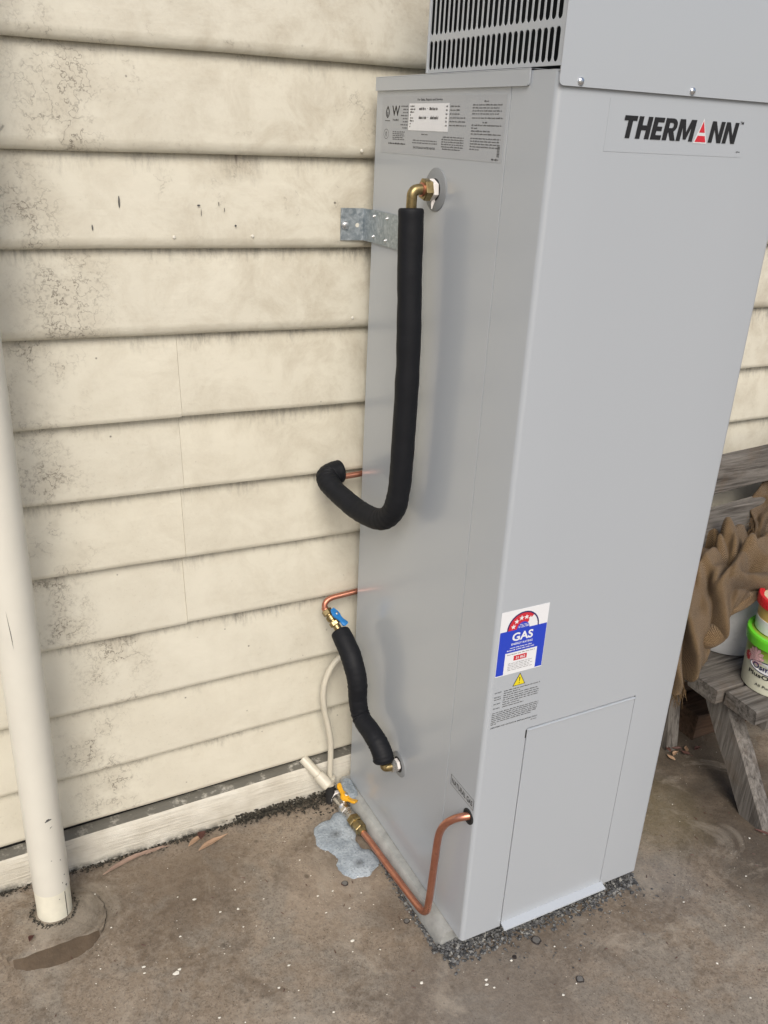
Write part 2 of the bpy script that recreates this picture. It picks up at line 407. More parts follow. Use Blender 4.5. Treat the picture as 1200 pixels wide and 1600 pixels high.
def tube(name, pts, r, mat, parent=None, seg=20, n=8, wob=0., seed=0, round_end=0.):
    p = catmull(pts, n) if n > 1 else [V(q) for q in pts]
    rs = [r]*len(p)
    if round_end and not isinstance(r, (int, float)): rf, r = r, r(0)
    else: rf = None
    if round_end:
        a, b = p[0], p[-1]; ta = (p[1]-a).normalized(); tb = (b-p[-2]).normalized(); e = round_end
        p = [a, a+ta*e*.15, a+ta*e*.5, a+ta*e*1.1] + [q for q in p[1:-1] if (q-a).length > e*1.3 and (q-b).length > e*1.3] + [b-tb*e*1.1, b-tb*e*.5, b-tb*e*.15, b]
        rs = [r]*len(p)
        if rf: rs = [rf(i/(len(p)-1)) for i in range(len(p))]; r = rs[-1]
        r0_ = rs[0]
        for i, m_ in ((0, r0_-e), (1, r0_-e*.45), (2, r0_-e*.12), (-1, r-e), (-2, r-e*.45), (-3, r-e*.12)): rs[i] = m_
    if wob:                                                    # soft wrinkles across the foam where it bends
        for i in range(3, len(p)-3):
            k_ = (p[i+1]-p[i]).normalized().dot((p[i]-p[i-1]).normalized()); bend = min(1, math.acos(max(-1, min(1, k_)))*7)
            rs[i] += r*(.05*bend*math.sin(i*2.1+seed)+.025*mnoise.noise(V((i*.5, seed, 0))))
    bm = bmesh.new(); bm_tube(bm, p, rs, seg, True, wob, seed); return from_bm(name, bm, mat, parent, 40)
def bm_turn(bm, p0, d, prof, seg=24, rot=0.):
    d = V(d).normalized(); ref = V((0, 0, 1)) if abs(d.z) < .9 else V((0, 1, 0))
    N = (ref-d*ref.dot(d)).normalized(); B = d.cross(N); rings = []
    for t, r in prof:
        c = V(p0)+d*t
        rings.append([bm.verts.new(c+N*math.cos(2*math.pi*k/seg+rot)*r+B*math.sin(2*math.pi*k/seg+rot)*r) for k in range(seg)])
    for a, b in zip(rings, rings[1:]):
        for k in range(seg): bm.faces.new((a[k], a[(k+1) % seg], b[(k+1) % seg], b[k]))
    bm.faces.new(rings[0][::-1]); bm.faces.new(rings[-1])
def turn(name, p0, d, prof, mat, parent=None, seg=24, rot=0., smooth=35):
    bm = bmesh.new(); bm_turn(bm, p0, d, prof, seg, rot); return from_bm(name, bm, mat, parent, smooth)
def hexprof(L, r, ch=.0015): return [(0, r-ch), (ch, r), (L-ch, r), (L, r-ch)]

# flat print on a surface: frame = origin, u (reading direction), v (up), n (out)
class Frame:
    def __init__(s, o, u, v, n): s.o, s.u, s.v, s.n = V(o), V(u), V(v), V(n)
    def p(s, a, b, h=0.): return s.o + s.u*a + s.v*b + s.n*h
SIDE = Frame((0, 0, 0), (0, -1, 0), (0, 0, 1), (-1, 0, 0))       # a = -y, b = z
FRONT = Frame((0, -.583, 0), (1, 0, 0), (0, 0, 1), (0, -1, 0))   # a = x, b = z
def shapes(name, frame, polys, h, mat, parent):
    """polys: list of outlines [(a, b), ...]; each becomes a face lying h above the frame"""
    bm = bmesh.new()
    for pl in polys:
        bm.faces.new([bm.verts.new(frame.p(a, b, h)) for a, b in pl])
    bmesh.ops.triangulate(bm, faces=bm.faces)
    me = bpy.data.meshes.new(name)
    for f in bm.faces:
        f.normal_update()
        if f.normal.dot(frame.n) < 0: f.normal_flip()
    bm.to_mesh(me); bm.free(); me.materials.append(MAT[mat])
    o_ = attach(link(bpy.data.objects.new(name, me)), parent)
    if name == 'small_print': o_['kind'] = 'stuff'                 # too fine to pick apart
    return o_
def rect(a0, a1, b0, b1): return [(a0, b0), (a1, b0), (a1, b1), (a0, b1)]
def sheet(name, frame, a0, a1, b0, b1, h, mat, parent, t=.0003):
    """a thin sticker with real thickness"""
    bm = bmesh.new(); q = [(a0, b0), (a1, b0), (a1, b1), (a0, b1)]
    lo = [bm.verts.new(frame.p(a, b, h-t)) for a, b in q]; hi = [bm.verts.new(frame.p(a, b, h)) for a, b in q]
    bm.faces.new(hi); bm.faces.new(lo[::-1])
    for i in range(4): bm.faces.new((lo[i], lo[(i+1) % 4], hi[(i+1) % 4], hi[i]))
    return from_bm(name, bm, mat, parent, 0)
def text_verts(s, bold=0., shear=0., space=1.):
    cu = bpy.data.curves.new('tmp', 'FONT'); cu.body = s; cu.offset = bold; cu.shear = shear; cu.space_character = space; cu.resolution_u = 3
    o = link(bpy.data.objects.new('tmp', cu)); dg = bpy.context.evaluated_depsgraph_get()
    me = bpy.data.meshes.new_from_object(o.evaluated_get(dg))
    vs_ = [tuple(v.co[:2]) for v in me.vertices]; fs = [tuple(p.vertices) for p in me.polygons]
    bpy.data.objects.remove(o); bpy.data.curves.remove(cu); bpy.data.meshes.remove(me)
    return vs_, fs
def bm_text(bm, s, fn, a0, a1, b0, b1, bold=0., shear=0., space=1.):
    vs_, fs = text_verts(s, bold, shear, space)
    xs = [v[0] for v in vs_]; ys = [v[1] for v in vs_]
    x0, x1, y0, y1 = min(xs), max(xs), min(ys), max(ys)
    nv = [bm.verts.new(fn(a0+(x-x0)/(x1-x0)*(a1-a0), b0+(y-y0)/(y1-y0)*(b1-b0))) for x, y in vs_]
    for f in fs:
        try: bm.faces.new([nv[i] for i in f])
        except ValueError: pass
def text(name, s, frame, a0, a1, b0, b1, h, mat, parent, bold=0., shear=0., space=1.):
    bm = bmesh.new(); bm_text(bm, s, lambda a, b: frame.p(a, b, h), a0, a1, b0, b1, bold, shear, space)
    return from_bm(name, bm, mat, parent, 0, False)
def print_lines(rows, rnd):
    """small print too fine to read in the photograph: word-long strokes. rows: (a0, a1, b, height)"""
    out = []
    for a0, a1, b, hh in rows:
        a = a0
        while a < a1-.0015:
            wl = min(a1-a, rnd.uniform(.004, .012)); x = a
            while x < a+wl-.0004:
                lw = rnd.uniform(.0007, .0012); tall = hh*rnd.choice((.7, .7, .7, 1.))
                out.append(rect(x, min(x+lw, a+wl), b, b+tall)); x += lw+.00035
            a += wl+.0016
    return out

# ================================================================== SETTING
# ground: one large slab, finely meshed where the camera looks
bm = bmesh.new()
xs = [-60, -20, -6, -2.5] + [-1.5+.1*i for i in range(36)] + [3, 6, 20, 60]
ys = [-60, -20, -6, -3] + [-2+.1*i for i in range(21)] + [.4, 5, 60]
g = [[bm.verts.new((x, y, GZ + (.0012*mnoise.noise(V((x*3, y*3, 0))) if -1.4 < x < 2 and -1.9 < y < -.05 else 0))) for y in ys] for x in xs]
for i in range(len(xs)-1):
    for j in range(len(ys)-1): bm.faces.new((g[i][j], g[i+1][j], g[i+1][j+1], g[i][j+1]))
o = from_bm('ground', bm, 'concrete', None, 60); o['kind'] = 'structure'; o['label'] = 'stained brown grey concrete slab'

# ---- weatherboard wall
wall = thing('weatherboard_wall', 'cream painted weatherboard house wall with mildew stains behind the water heater', 'wall', (0, 0, GZ))
XL, XR = -1.6, 2.6
def weatherboard(x0, x1, zl, zr, expo, seed, dy=0.):
    """zl, zr: height of the lower edge at x = -.69 and x = .01 (the boards run slightly out of level)"""
    n = max(2, int((x1-x0)/.12)); sl_ = (zr-zl)/.70
    f_ = 1. if zl > 1.1 else .55                        # the upper boards have the fuller rounded nose
    prof = [(.0150, 0.), (.0095, .0003), (.0060*f_, .0030*f_), (.0032*f_, .0082*f_), (.0012*f_, .0150*f_), (.0003, .0220*f_), (.0215, expo-.001), (.0222, expo+.018), (.0262, expo+.018), (.0262, .010), (.0155, .009)]
    bm = bmesh.new(); uvl = bm.loops.layers.uv.new('UVMap'); rings = []
    for i in range(n+1):
        x = x0+(x1-x0)*i/n; zz = zl+(max(-1.2, min(.6, x))+.69)*sl_
        wz = .0016*mnoise.noise(V((x*5, seed*3.1, 0))); wy = .0012*mnoise.noise(V((x*4, seed*2.3, 5)))
        rings.append([(bm.verts.new((x, p[0]+wy*(1 if k < 7 else 0)+dy, zz+p[1]+wz)), x, p[1]) for k, p in enumerate(prof)])
    m_ = len(prof)
    for a, b in zip(rings, rings[1:]):
        for k in range(m_):
            q = (a[k], b[k], b[(k+1) % m_], a[(k+1) % m_])
            f = bm.faces.new([t[0] for t in q])
            for lp, t in zip(f.loops, q): lp[uvl].uv = (t[1], t[2] + .165-expo if t[2] > .1 else t[2])
    for rg in (rings[0], rings[-1]):
        f = bm.faces.new([t[0] for t in rg])
        for lp, t in zip(f.loops, rg): lp[uvl].uv = (t[1], .05)
    return from_bm('weatherboard', bm, 'board', wall, 32)
ROWS = [(.0653, .0758), (.1990, .2105), (.3655, .3690), (.5310, .5290), (.6949, .6870), (.8521, .8420), (1.0037, .9955), (1.1697, 1.160), (1.3257, 1.3211), (1.4842, 1.490), (1.6501, 1.6546), (1.815, 1.818), (1.979, 1.982), (2.143, 2.146)]
for i, (zl, zr) in enumerate(ROWS):
    nx = ROWS[i+1] if i+1 < len(ROWS) else (zl+.164, zr+.164)
    e = max(nx[0]-zl, nx[1]-zr)
    if i in (3, 4, 5, 6):
        xj = {3: -.3945, 4: -.391, 5: -.388, 6: -.3855}[i]
        st = {3: .006, 4: .001, 5: .001, 6: .004}[i]
        weatherboard(XL, xj-.0002, zl, zr, e, i)
        weatherboard(xj+.0002, XR, zl+st, zr+st*.3, e-.002, i+40, -.0012)
    else: weatherboard(XL, XR, zl, zr, e, i)
box('wall_backing', XL, XR, .0285, .12, GZ-.1, 2.4, 'dark', wall)
# projecting base board with its worn ledge
bm = bmesh.new(); n = 70; rings = []
for i in range(n+1):
    x = XL+(XR-XL)*i/n; zt = .0405+.0165*(max(-1.2, min(.5, x))+.7)/.7
    j = .0012*mnoise.noise(V((x*14, 0, 1))); j2 = .002*mnoise.noise(V((x*9, 3, 1)))
    rings.append([bm.verts.new(q) for q in ((x, .023, GZ-.06), (x, -.0125+j, GZ-.06), (x, -.0130+j, .0), (x, -.0125+j2, zt-.006), (x, -.009+j2, zt), (x, .023, zt+.003))])
for a, b in zip(rings, rings[1:]):
    for k in range(6): bm.faces.new((a[k], b[k], b[(k+1) % 6], a[(k+1) % 6]))
for rg in (rings[0], rings[-1]): bm.faces.new(rg)
from_bm('base_board', bm, 'plinth', wall, 40)
# little arrow-shaped painted metal tab and screw at the left edge of the third board
bm = bmesh.new(); fr = Frame((0, .0035, 0), (1, 0, 0), (0, 0, 1), (0, -1, 0))
out = [(-.74, 1.504), (-.668, 1.5045), (-.6535, 1.522), (-.668, 1.5375), (-.74, 1.538)]
lo = [bm.verts.new(fr.p(a, b, 0)) for a, b in out]; hi = [bm.verts.new(fr.p(a, b, .0055)) for a, b in out]
bm.faces.new(hi); bm.faces.new(lo[::-1])
for i in range(5): bm.faces.new((lo[i], lo[(i+1) % 5], hi[(i+1) % 5], hi[i]))
tb = from_bm('metal_tab', bm, 'board', wall, 0)
turn('screw', (-.681, -.0019, 1.522), (0, -1, 0), [(0, .005), (.001, .005), (.002, .003)], 'pvc_cream', tb, 14)
for (x, z) in ((-.012, 1.503), (-.235, 1.346), (-.385, 1.345), (-.02, 1.182)):
    turn('nail_head', (x, .003, z), (0, -1, 0), [(0, .003), (.0035, .003), (.0042, .002)], 'pvc_cream', wall, 10)

def wall_mark(x, z, w_, h_, y, mat='grey_print'):
    bm = bmesh.new(); n = 10
    bm.faces.new([bm.verts.new((x+math.cos(2*math.pi*k/n)*w_*(1+.4*mnoise.noise(V((k*1.7, x*30, z*9)))), y, z+math.sin(2*math.pi*k/n)*h_*(1+.3*mnoise.noise(V((k*1.3, z*30, 4)))))) for k in range(n)])
    o_ = from_bm('scuff', bm, mat, wall, 0, True)
for (x, z, w_, h_) in ((-.478, 1.405, .0016, .010), (-.336, 1.400, .003, .0016), (-.332, 1.388, .0006, .007), (-.298, 1.403, .0007, .004), (-.288, 1.393, .0008, .004), (-.268, 1.365, .0022, .002), (-.528, 1.362, .0012, .005)):
    wall_mark(x, z, w_, h_, -.0030+(z-1.345)*.150)

# ---- downpipe and its mortar footing
dp = thing('downpipe', 'round cream painted plastic downpipe standing at the left edge of the wall', 'downpipe', (-.741, -.115, GZ))
PX, PY, PR = -.7415, -.115, .0372
pp = [V((PX, PY, z)) for z in (.034, .3, .6, .9, 1.2, 1.6, 2.0, 2.4)]
bm = bmesh.new(); bm_tube(bm, pp, PR, 40, True); from_bm('pipe', bm, 'pvc_cream', dp, 40)
bm = bmesh.new(); bm_tube(bm, [V((PX, PY, z)) for z in (-.07, -.03, .0, .033)], [PR-.0012]*3+[PR-.0009], 40, True); cl = from_bm('bare_pipe_end', bm, 'pvc_white', dp, 40)
a = -.9
bm = bmesh.new(); bm_tube(bm, [V((PX+math.cos(a)*(PR-.0013), PY+math.sin(a)*(PR-.0013), z)) for z in (-.05, .0, .03)], .0009, 6); from_bm('split_line', bm, 'dark', cl)
def scuff(parent, px, z, ln, wd, ang):
    """dark scrape on the pipe's paint, laid on its round face"""
    bm = bmesh.new(); R_ = PR+.0004; pts = []
    for k in range(10):
        t = 2*math.pi*k/10; rr = 1+.35*math.sin(3*t+z*40)
        da, dz = math.cos(t)*wd*rr, math.sin(t)*ln*rr
        th = px+(da*math.cos(ang)-dz*math.sin(ang))/R_
        pts.append(bm.verts.new((PX+math.cos(th)*R_, PY+math.sin(th)*R_, z+da*math.sin(ang)+dz*math.cos(ang))))
    bm.faces.new(pts); from_bm('scuff', bm, 'grey_print', parent, 0, False)
scuff(dp, -1.35, .235, .003, .0065, .15); scuff(dp, -1.25, .215, .0008, .003, .5); scuff(dp, -1.9, .68, .035, .0006, .06)
scuff(dp, -.95, .12, .002, .001, .2); scuff(dp, -.8, .075, .002, .0012, .8); scuff(dp, -1.0, .058, .002, .001, .1); scuff(dp, -1.45, .13, .001, .0012, .1); scuff(dp, -.75, .045, .003, .0022, .4); scuff(dp, -1.3, .02, .0012, .001, 0)
ft = thing('mortar_footing', 'round grey mortar pad with a broken brown edge at the foot of the downpipe', 'footing', (-.745, -.14, GZ))
bm = bmesh.new(); n = 90; top = []; botm = []
for k in range(n):
    a = 2*math.pi*k/n; rr = .108*(1+.05*mnoise.noise(V((math.cos(a)*2, math.sin(a)*2, 3)))+.035*mnoise.noise(V((math.cos(a)*9, math.sin(a)*9, 5))))
    x = -.752+math.cos(a)*rr; y = -.155+math.sin(a)*rr
    edge = -.214+(x+.75)*.03+.004*mnoise.noise(V((x*40, 0, 7)))
    botm.append(bm.verts.new((x, y, GZ-.004)))
    front = y < edge
    top.append(bm.verts.new((x, max(y, edge), GZ+.013+(.0015*mnoise.noise(V((x*20, y*20, 0))))-(.0 if front else .0095*(.5+.5*math.sin(a+.4))) )))
c0 = bm.verts.new((-.745, -.13, GZ+.011))
for k in range(n):
    k2 = (k+1) % n
    bm.faces.new((top[k], top[k2], c0))
    f = bm.faces.new((botm[k], botm[k2], top[k2], top[k]))
    if (top[k].co-botm[k].co).y > .006: f.material_index = 1
from_bm('pad', bm, ['concrete', 'footing_brown'], ft, 30)

# ================================================================== WATER HEATER
W_, YB, YF, HT = .475, -.033, -.583, 1.6285
wh = thing('water_heater', 'tall pale grey outdoor gas storage water heater standing against the weatherboard wall', 'water heater', (.2375, -.31, 0))
box('inner_body', .005, W_-.005, YF+.006, YB-.004, .006, HT-.004, 'dark', wh)  # dark core that paints the shade inside the panel gaps
# side and back sheets
bm = bmesh.new(); bm_box(bm, 0, .002, -.4728, YB, .0, HT-.001, .0006, 1); from_bm('side_panel', bm, 'heater', wh)
bm = bmesh.new(); bm_box(bm, W_-.002, W_, -.4728, YB, .0, HT-.001, .0006, 1); from_bm('side_panel', bm, 'heater', wh)
box('back_panel', .003, W_-.003, YB-.002, YB+.0005, .0, HT-.002, 'heater', wh)
# front panel: U-shaped sheet with rounded corners, open where the access door sits
DX0, DX1, DZ = .097, .367, .5145
R = .009; U = [(0, -.4745)]
U += [(R-math.cos(t)*R, YF+R-math.sin(t)*R) for t in [math.pi/2*k/8 for k in range(9)]]
U += [(DX0, YF), (DX1, YF)]
U += [(W_-R+math.sin(t)*R, YF+R-math.cos(t)*R) for t in [math.pi/2*k/8 for k in range(9)]] + [(W_, -.4745)]
iD = [i for i, p in enumerate(U) if p == (DX0, YF)][0]
bm = bmesh.new(); T = .0016
zs = [0., DZ, HT]
def inner(i):
    x, y = U[i]
    if i == 0 or i == len(U)-1: return (x+(T if i == 0 else -T), y)
    a, b = V(U[i-1]), V(U[i+1]); d = (b-a).normalized(); return (x-d.y*T, y+d.x*T)
O = [[bm.verts.new((x, y, z)) for x, y in U] for z in zs]; I = [[bm.verts.new((*inner(i), z)) for i in range(len(U))] for z in zs]
for l in range(2):
    for i in range(len(U)-1):
        if l == 0 and i == iD: continue
        bm.faces.new((O[l][i], O[l][i+1], O[l+1][i+1], O[l+1][i])); bm.faces.new((I[l][i+1], I[l][i], I[l+1][i], I[l+1][i+1]))
for i in range(len(U)-1):
    if i != iD: bm.faces.new((O[0][i], I[0][i], I[0][i+1], O[0][i+1]))
    bm.faces.new((O[2][i], O[2][i+1], I[2][i+1], I[2][i]))
bm.faces.new((O[1][iD], I[1][iD], I[1][iD+1], O[1][iD+1]))
for l in range(2):
    for i in (0, len(U)-1): bm.faces.new((O[l][i], O[l+1][i], I[l+1][i], I[l][i]))
for i in (iD, iD+1): bm.faces.new((O[0][i], O[1][i], I[1][i], I[0][i]))
from_bm('front_panel', bm, 'heater', wh, 40)
# access door with its bent-out lower lip
door = box('access_door', DX0+.0018, DX1-.0018, YF-.0012, YF+.004, .0105, DZ-.0028, 'heater', wh, .0007, 1)
bm = bmesh.new(); pr = [(YF-.0012, .0112), (YF-.0165, .0045), (YF-.0172, .0022), (YF-.0160, .0018), (YF+.0008, .0088)]
ra = [bm.verts.new((DX0+.0005, y, z)) for y, z in pr]; rb = [bm.verts.new((DX1+.003, y, z)) for y, z in pr]
for k in range(5): bm.faces.new((ra[k], ra[(k+1) % 5], rb[(k+1) % 5], rb[k]))
bm.faces.new(ra[::-1]); bm.faces.new(rb); from_bm('lower_lip', bm, 'heater', door, 0)
box('top_fold', DX0+.004, DX1-.001, YF-.0028, YF-.0008, DZ-.0066, DZ-.0032, 'heater', door, .0005, 1)
box('hinge_notch', DX0-.0016, DX0+.0008, YF-.0008, YF+.0012, DZ-.022, DZ-.004, 'black_print', door)
# lid with a down-turned skirt
bm = bmesh.new()
prof = [(-.033, 1.6085), (-.514, 1.6085), (-.5178, 1.6098), (-.5195, 1.6130), (-.5195, 1.6300), (-.033, 1.6300)]
lo = [bm.verts.new((-.0035, y, z)) for y, z in prof]; hi = [bm.verts.new((-.0008, y, z)) for y, z in prof]
bm.faces.new(lo); bm.faces.new(hi[::-1])
for k in range(6): bm.faces.new((lo[k], hi[k], hi[(k+1) % 6], lo[(k+1) % 6]))
bm_box(bm, -.0035, W_+.0035, -.5195, -.031, 1.6302, 1.6316, .0004, 1)
bm_box(bm, W_+.0008, W_+.0035, -.5195, -.033, 1.6085, 1.6300)
from_bm('lid', bm, 'heater', wh, 30)
box('top_sheet', .001, W_-.001, -.582, -.521, HT-.0025, HT-.0005, 'heater', wh)

# ---- flue cover: punched side sheets and a plain front
flue = link(bpy.data.objects.new('flue_cover', None)); flue.location = (0, 0, 0); attach(flue, wh)
FT = 1.905
def punched(xf, flip):
    bm = bmesh.new(); vc = {}
    def v(y, z):
        key = (round(y, 5), round(z, 5))
        if key not in vc: vc[key] = bm.verts.new((xf, y, z))
        return vc[key]
    p, r, n = .0143, .0056, 25; y0 = -.2275
    edges = [y0-(i-.5)*p for i in range(n+1)]
    rows = [(1.6372, 1.6802), (1.6884, 1.7800), (1.7882, 1.8798)]
    cuts = [1.6340]+[(a[1]+b[0])/2 for a, b in zip(rows, rows[1:])]+[1.8840]
    for ri, (z0, z1) in enumerate(rows):
        lo, hi = cuts[ri], cuts[ri+1]
        for i in range(n):
            c = y0-i*p; L_, R_ = edges[i], edges[i+1]
            na = 6; inn = []; outr = []
            for k in range(na+1):                                  # top arc
                t = math.pi*k/na; inn.append((c+math.cos(t)*r, z1-r+math.sin(t)*r))
                outr.append((L_, z1-r) if k == 0 else (R_, z1-r) if k == na else (L_+(R_-L_)*(k-1)/(na-2), hi))
            for k in range(na+1):
                t = math.pi+math.pi*k/na; inn.append((c+math.cos(t)*r, z0+r+math.sin(t)*r))
                outr.append((R_, z0+r) if k == 0 else (L_, z0+r) if k == na else (R_+(L_-R_)*(k-1)/(na-2), lo))
            m_ = len(inn)
            for k in range(m_):
                q = [v(*inn[k]), v(*inn[(k+1) % m_]), v(*outr[(k+1) % m_]), v(*outr[k])]
                q2 = []
                for s in q:
                    if s not in q2: q2.append(s)
                bm.faces.new(q2)
    ya, yb, YL, YR = edges[0], edges[-1], -.2175, -.5850
    for (a, b, z0, z1) in ((YL, ya, 1.6340, 1.8840), (yb, YR, 1.6340, 1.8840), (YL, YR, 1.8840, FT), (YL, YR, 1.6325, 1.6340)):
        bm.faces.new([bm.verts.new((xf, y, z)) for y, z in ((a, z0), (b, z0), (b, z1), (a, z1))])
    bmesh.ops.recalc_face_normals(bm, faces=bm.faces)
    if flip: pass
    bmesh.ops.solidify(bm, geom=bm.faces[:], thickness=.0014)
    return from_bm('punched_grille', bm, 'heater', flue, 30)
punched(-.0002, False); punched(W_+.0002, True)
box('flange', -.0022, .0, -.2215, -.2165, 1.6325, FT, 'heater', flue, .0006, 1)
box('cover_top', -.0005, W_+.0005, -.586, -.2165, FT, FT+.0015, 'heater', flue)
box('cover_back', 0, W_, -.2185, -.2170, 1.6330, FT-.001, 'inner', flue)  # blackened sheet, slot shade is in its colour
bm = bmesh.new(); fr = Frame((0, -.5862, 0), (1, 0, 0), (0, 0, 1), (0, -1, 0)); rc = .007
ol = [(-.0012+rc-math.cos(t)*rc, 1.6085+rc-math.sin(t)*rc) for t in [math.pi/2*k/5 for k in range(6)]]
ol += [(W_+.0012-rc+math.sin(t)*rc, 1.6085+rc-math.cos(t)*rc) for t in [math.pi/2*k/5 for k in range(6)]] + [(W_+.0012, FT+.001), (-.0012, FT+.001)]
lo = [bm.verts.new(fr.p(a, b, 0)) for a, b in ol]; hi = [bm.verts.new(fr.p(a, b, .0014)) for a, b in ol]
bm.faces.new(hi); bm.faces.new(lo[::-1])
for k in range(len(ol)): bm.faces.new((lo[k], lo[(k+1) % len(ol)], hi[(k+1) % len(ol)], hi[k]))
fp = from_bm('cover_front', bm, 'heater', flue, 30)
box('inner_flue_box', .028, .447, -.578, -.2225, 1.632, 1.895, 'inner', flue, .003)
def screw(x, z, parent):
    s = turn('screw', (x, -.5875, z), (0, -1, 0), [(0, .0052), (.0012, .0052), (.0026, .0044), (.0035, .0026), (.0038, .0008)], 'zinc', parent, 18)
    return s
for x in (.0341, .240, .441): screw(x, 1.6152, flue)

# ---- printed plates on the side
rnd = random.Random(3)
pl = sheet('rating_plate', SIDE, .0575, .4655, 1.504, 1.5985, .0004, 'plate', wh)
sheet('white_serial_label', SIDE, .163, .3005, 1.5440, 1.5870, .0008, 'white_label', pl)
H1 = .0006
text('lettering', 'For Sales, Repairs and Service', SIDE, .192, .277, 1.5902, 1.5948, H1, 'black_print', pl, .012)
text('lettering', 'W', SIDE, .098, .128, 1.5665, 1.5835, H1, 'black_print', pl, .02)
text('lettering', 'WaterMark', SIDE, .101, .126, 1.5585, 1.5620, H1, 'grey_print', pl, .01)
# flame approval marks
def flame(ca, cb, s):
    o_, i_ = [], []
    for k in range(21):
        t = k/20; wdt = math.sin(t*math.pi)**.8*(1-.35*t); o_.append((ca-wdt*s*.42, cb+t*s)); i_.append((ca-wdt*s*.25, cb+.08*s+t*s*.72))
    R_ = [(2*ca-a, b) for a, b in o_]; Ri = [(2*ca-a, b) for a, b in i_]
    q = []
    for A, B in ((o_, i_), (R_, Ri)):
        for k in range(20): q.append([A[k], A[k+1], B[k+1], B[k]])
    return q
shapes('flame_mark', SIDE, flame(.081, 1.5625, .021) + [rect(.0795, .0825, 1.5655, 1.573), rect(.071, .091, 1.5578, 1.5588)], H1, 'black_print', pl)
ring = [[(.078+math.cos(t)*.010, 1.536+math.sin(t)*.0085), (.078+math.cos(t2)*.010, 1.536+math.sin(t2)*.0085), (.078+math.cos(t2)*.0092, 1.536+math.sin(t2)*.0078), (.078+math.cos(t)*.0092, 1.536+math.sin(t)*.0078)] for t, t2 in [(2*math.pi*k/24, 2*math.pi*(k+1)/24) for k in range(24)]]
shapes('flame_mark', SIDE, flame(.078, 1.5315, .009)+ring, H1, 'grey_print', pl)
rows = []
for k in range(8): rows.append((.163-.004-(.018 if k % 3 else .026), .160, 1.5815-k*.0050, .0022))
for k in range(6): rows.append((.3035, .3035+(.030 if k < 3 else .052), 1.5815-k*.0057, .0022))
for k in range(5): rows.append((.104, .150-(k % 2)*.003, 1.5395-k*.0031, .0020))
rows.append((.212, .234, 1.5375, .0020))
rows += [(.182, .266, 1.5275, .0020), (.180, .268, 1.5235, .0020)]
for k in range(6): rows.append((.282+(.004 if k in (0, 5) else 0), .352-(.008 if k == 5 else 0), 1.5350-k*.0037, .0021))
for k in range(4): rows.append((.372, .455-(k % 2)*.008, 1.5835-k*.0042, .0021))
rows.append((.404, .417, 1.5885, .0024)); rows.append((.372, .458, 1.5650, .0021)); rows.append((.404, .417, 1.5585, .0024))
for k, w_ in enumerate((.085, .018, .055, .085)): rows.append((.372, .372+w_, 1.5545-k*.0042, .0021))
for k, w_ in enumerate((.086, .084, .086, .085, .03)): rows.append((.372, .372+w_, 1.5355-k*.0040, .0021))
shapes('small_print', SIDE, print_lines(rows, rnd), H1, 'grey_print', pl)
text('lettering', 'GAS STORAGE WATER HEATER', SIDE, .184, .262, 1.5150, 1.5185, H1, 'black_print', pl, .015)
shapes('small_print', SIDE, print_lines([(.088, .155, 1.5195, .003)], rnd), H1, 'black_print', pl)
bars = []; b = 1.512
while b < 1.527:
    hgt = rnd.uniform(.0005, .0014); bars.append(rect(.4505, .4575, b, b+hgt)); b += hgt+rnd.uniform(.0005, .0011)
shapes('barcode', SIDE, bars, H1, 'black_print', pl)
shapes('small_print', SIDE, print_lines([(.437, .456, 1.5068, .003)], rnd), H1, 'black_print', pl)
rows = []
for k in range(8): rows.append((.168, .168+(.016, .018, .014, .003, .012, .014, .004, .003)[k], 1.5812-k*.0046, .0028))
for k in range(6): rows.append((.291, .2965, 1.5812-k*.0058, .0028))
shapes('small_print', SIDE, print_lines(rows, rnd), .001, 'black_print', pl)
shapes('serial_number', SIDE, print_lines([(.200, .223, 1.5765, .0046), (.228, .231, 1.5785, .001), (.236, .263, 1.5765, .0046), (.200, .226, 1.5625, .0052), (.231, .234, 1.5645, .001), (.240, .267, 1.5625, .0052)], rnd), .001, 'black_print', pl)

# natural gas plate
ng = sheet('natural_gas_plate', SIDE, .4905, .5755, .3430, .3680, .0004, 'plate', wh)
e = .0008
shapes('border', SIDE, [rect(.4905, .5755, .3430, .3430+e), rect(.4905, .5755, .3680-e, .3680), rect(.4905, .4905+e*1.6, .3430, .3680), rect(.5755-e*1.6, .5755, .3430, .3680)], H1, 'black_print', ng)
text('lettering', 'NATURAL GAS', SIDE, .4955, .5705, .3490, .3615, H1, 'black_print', ng, .02, 0, 1.05)

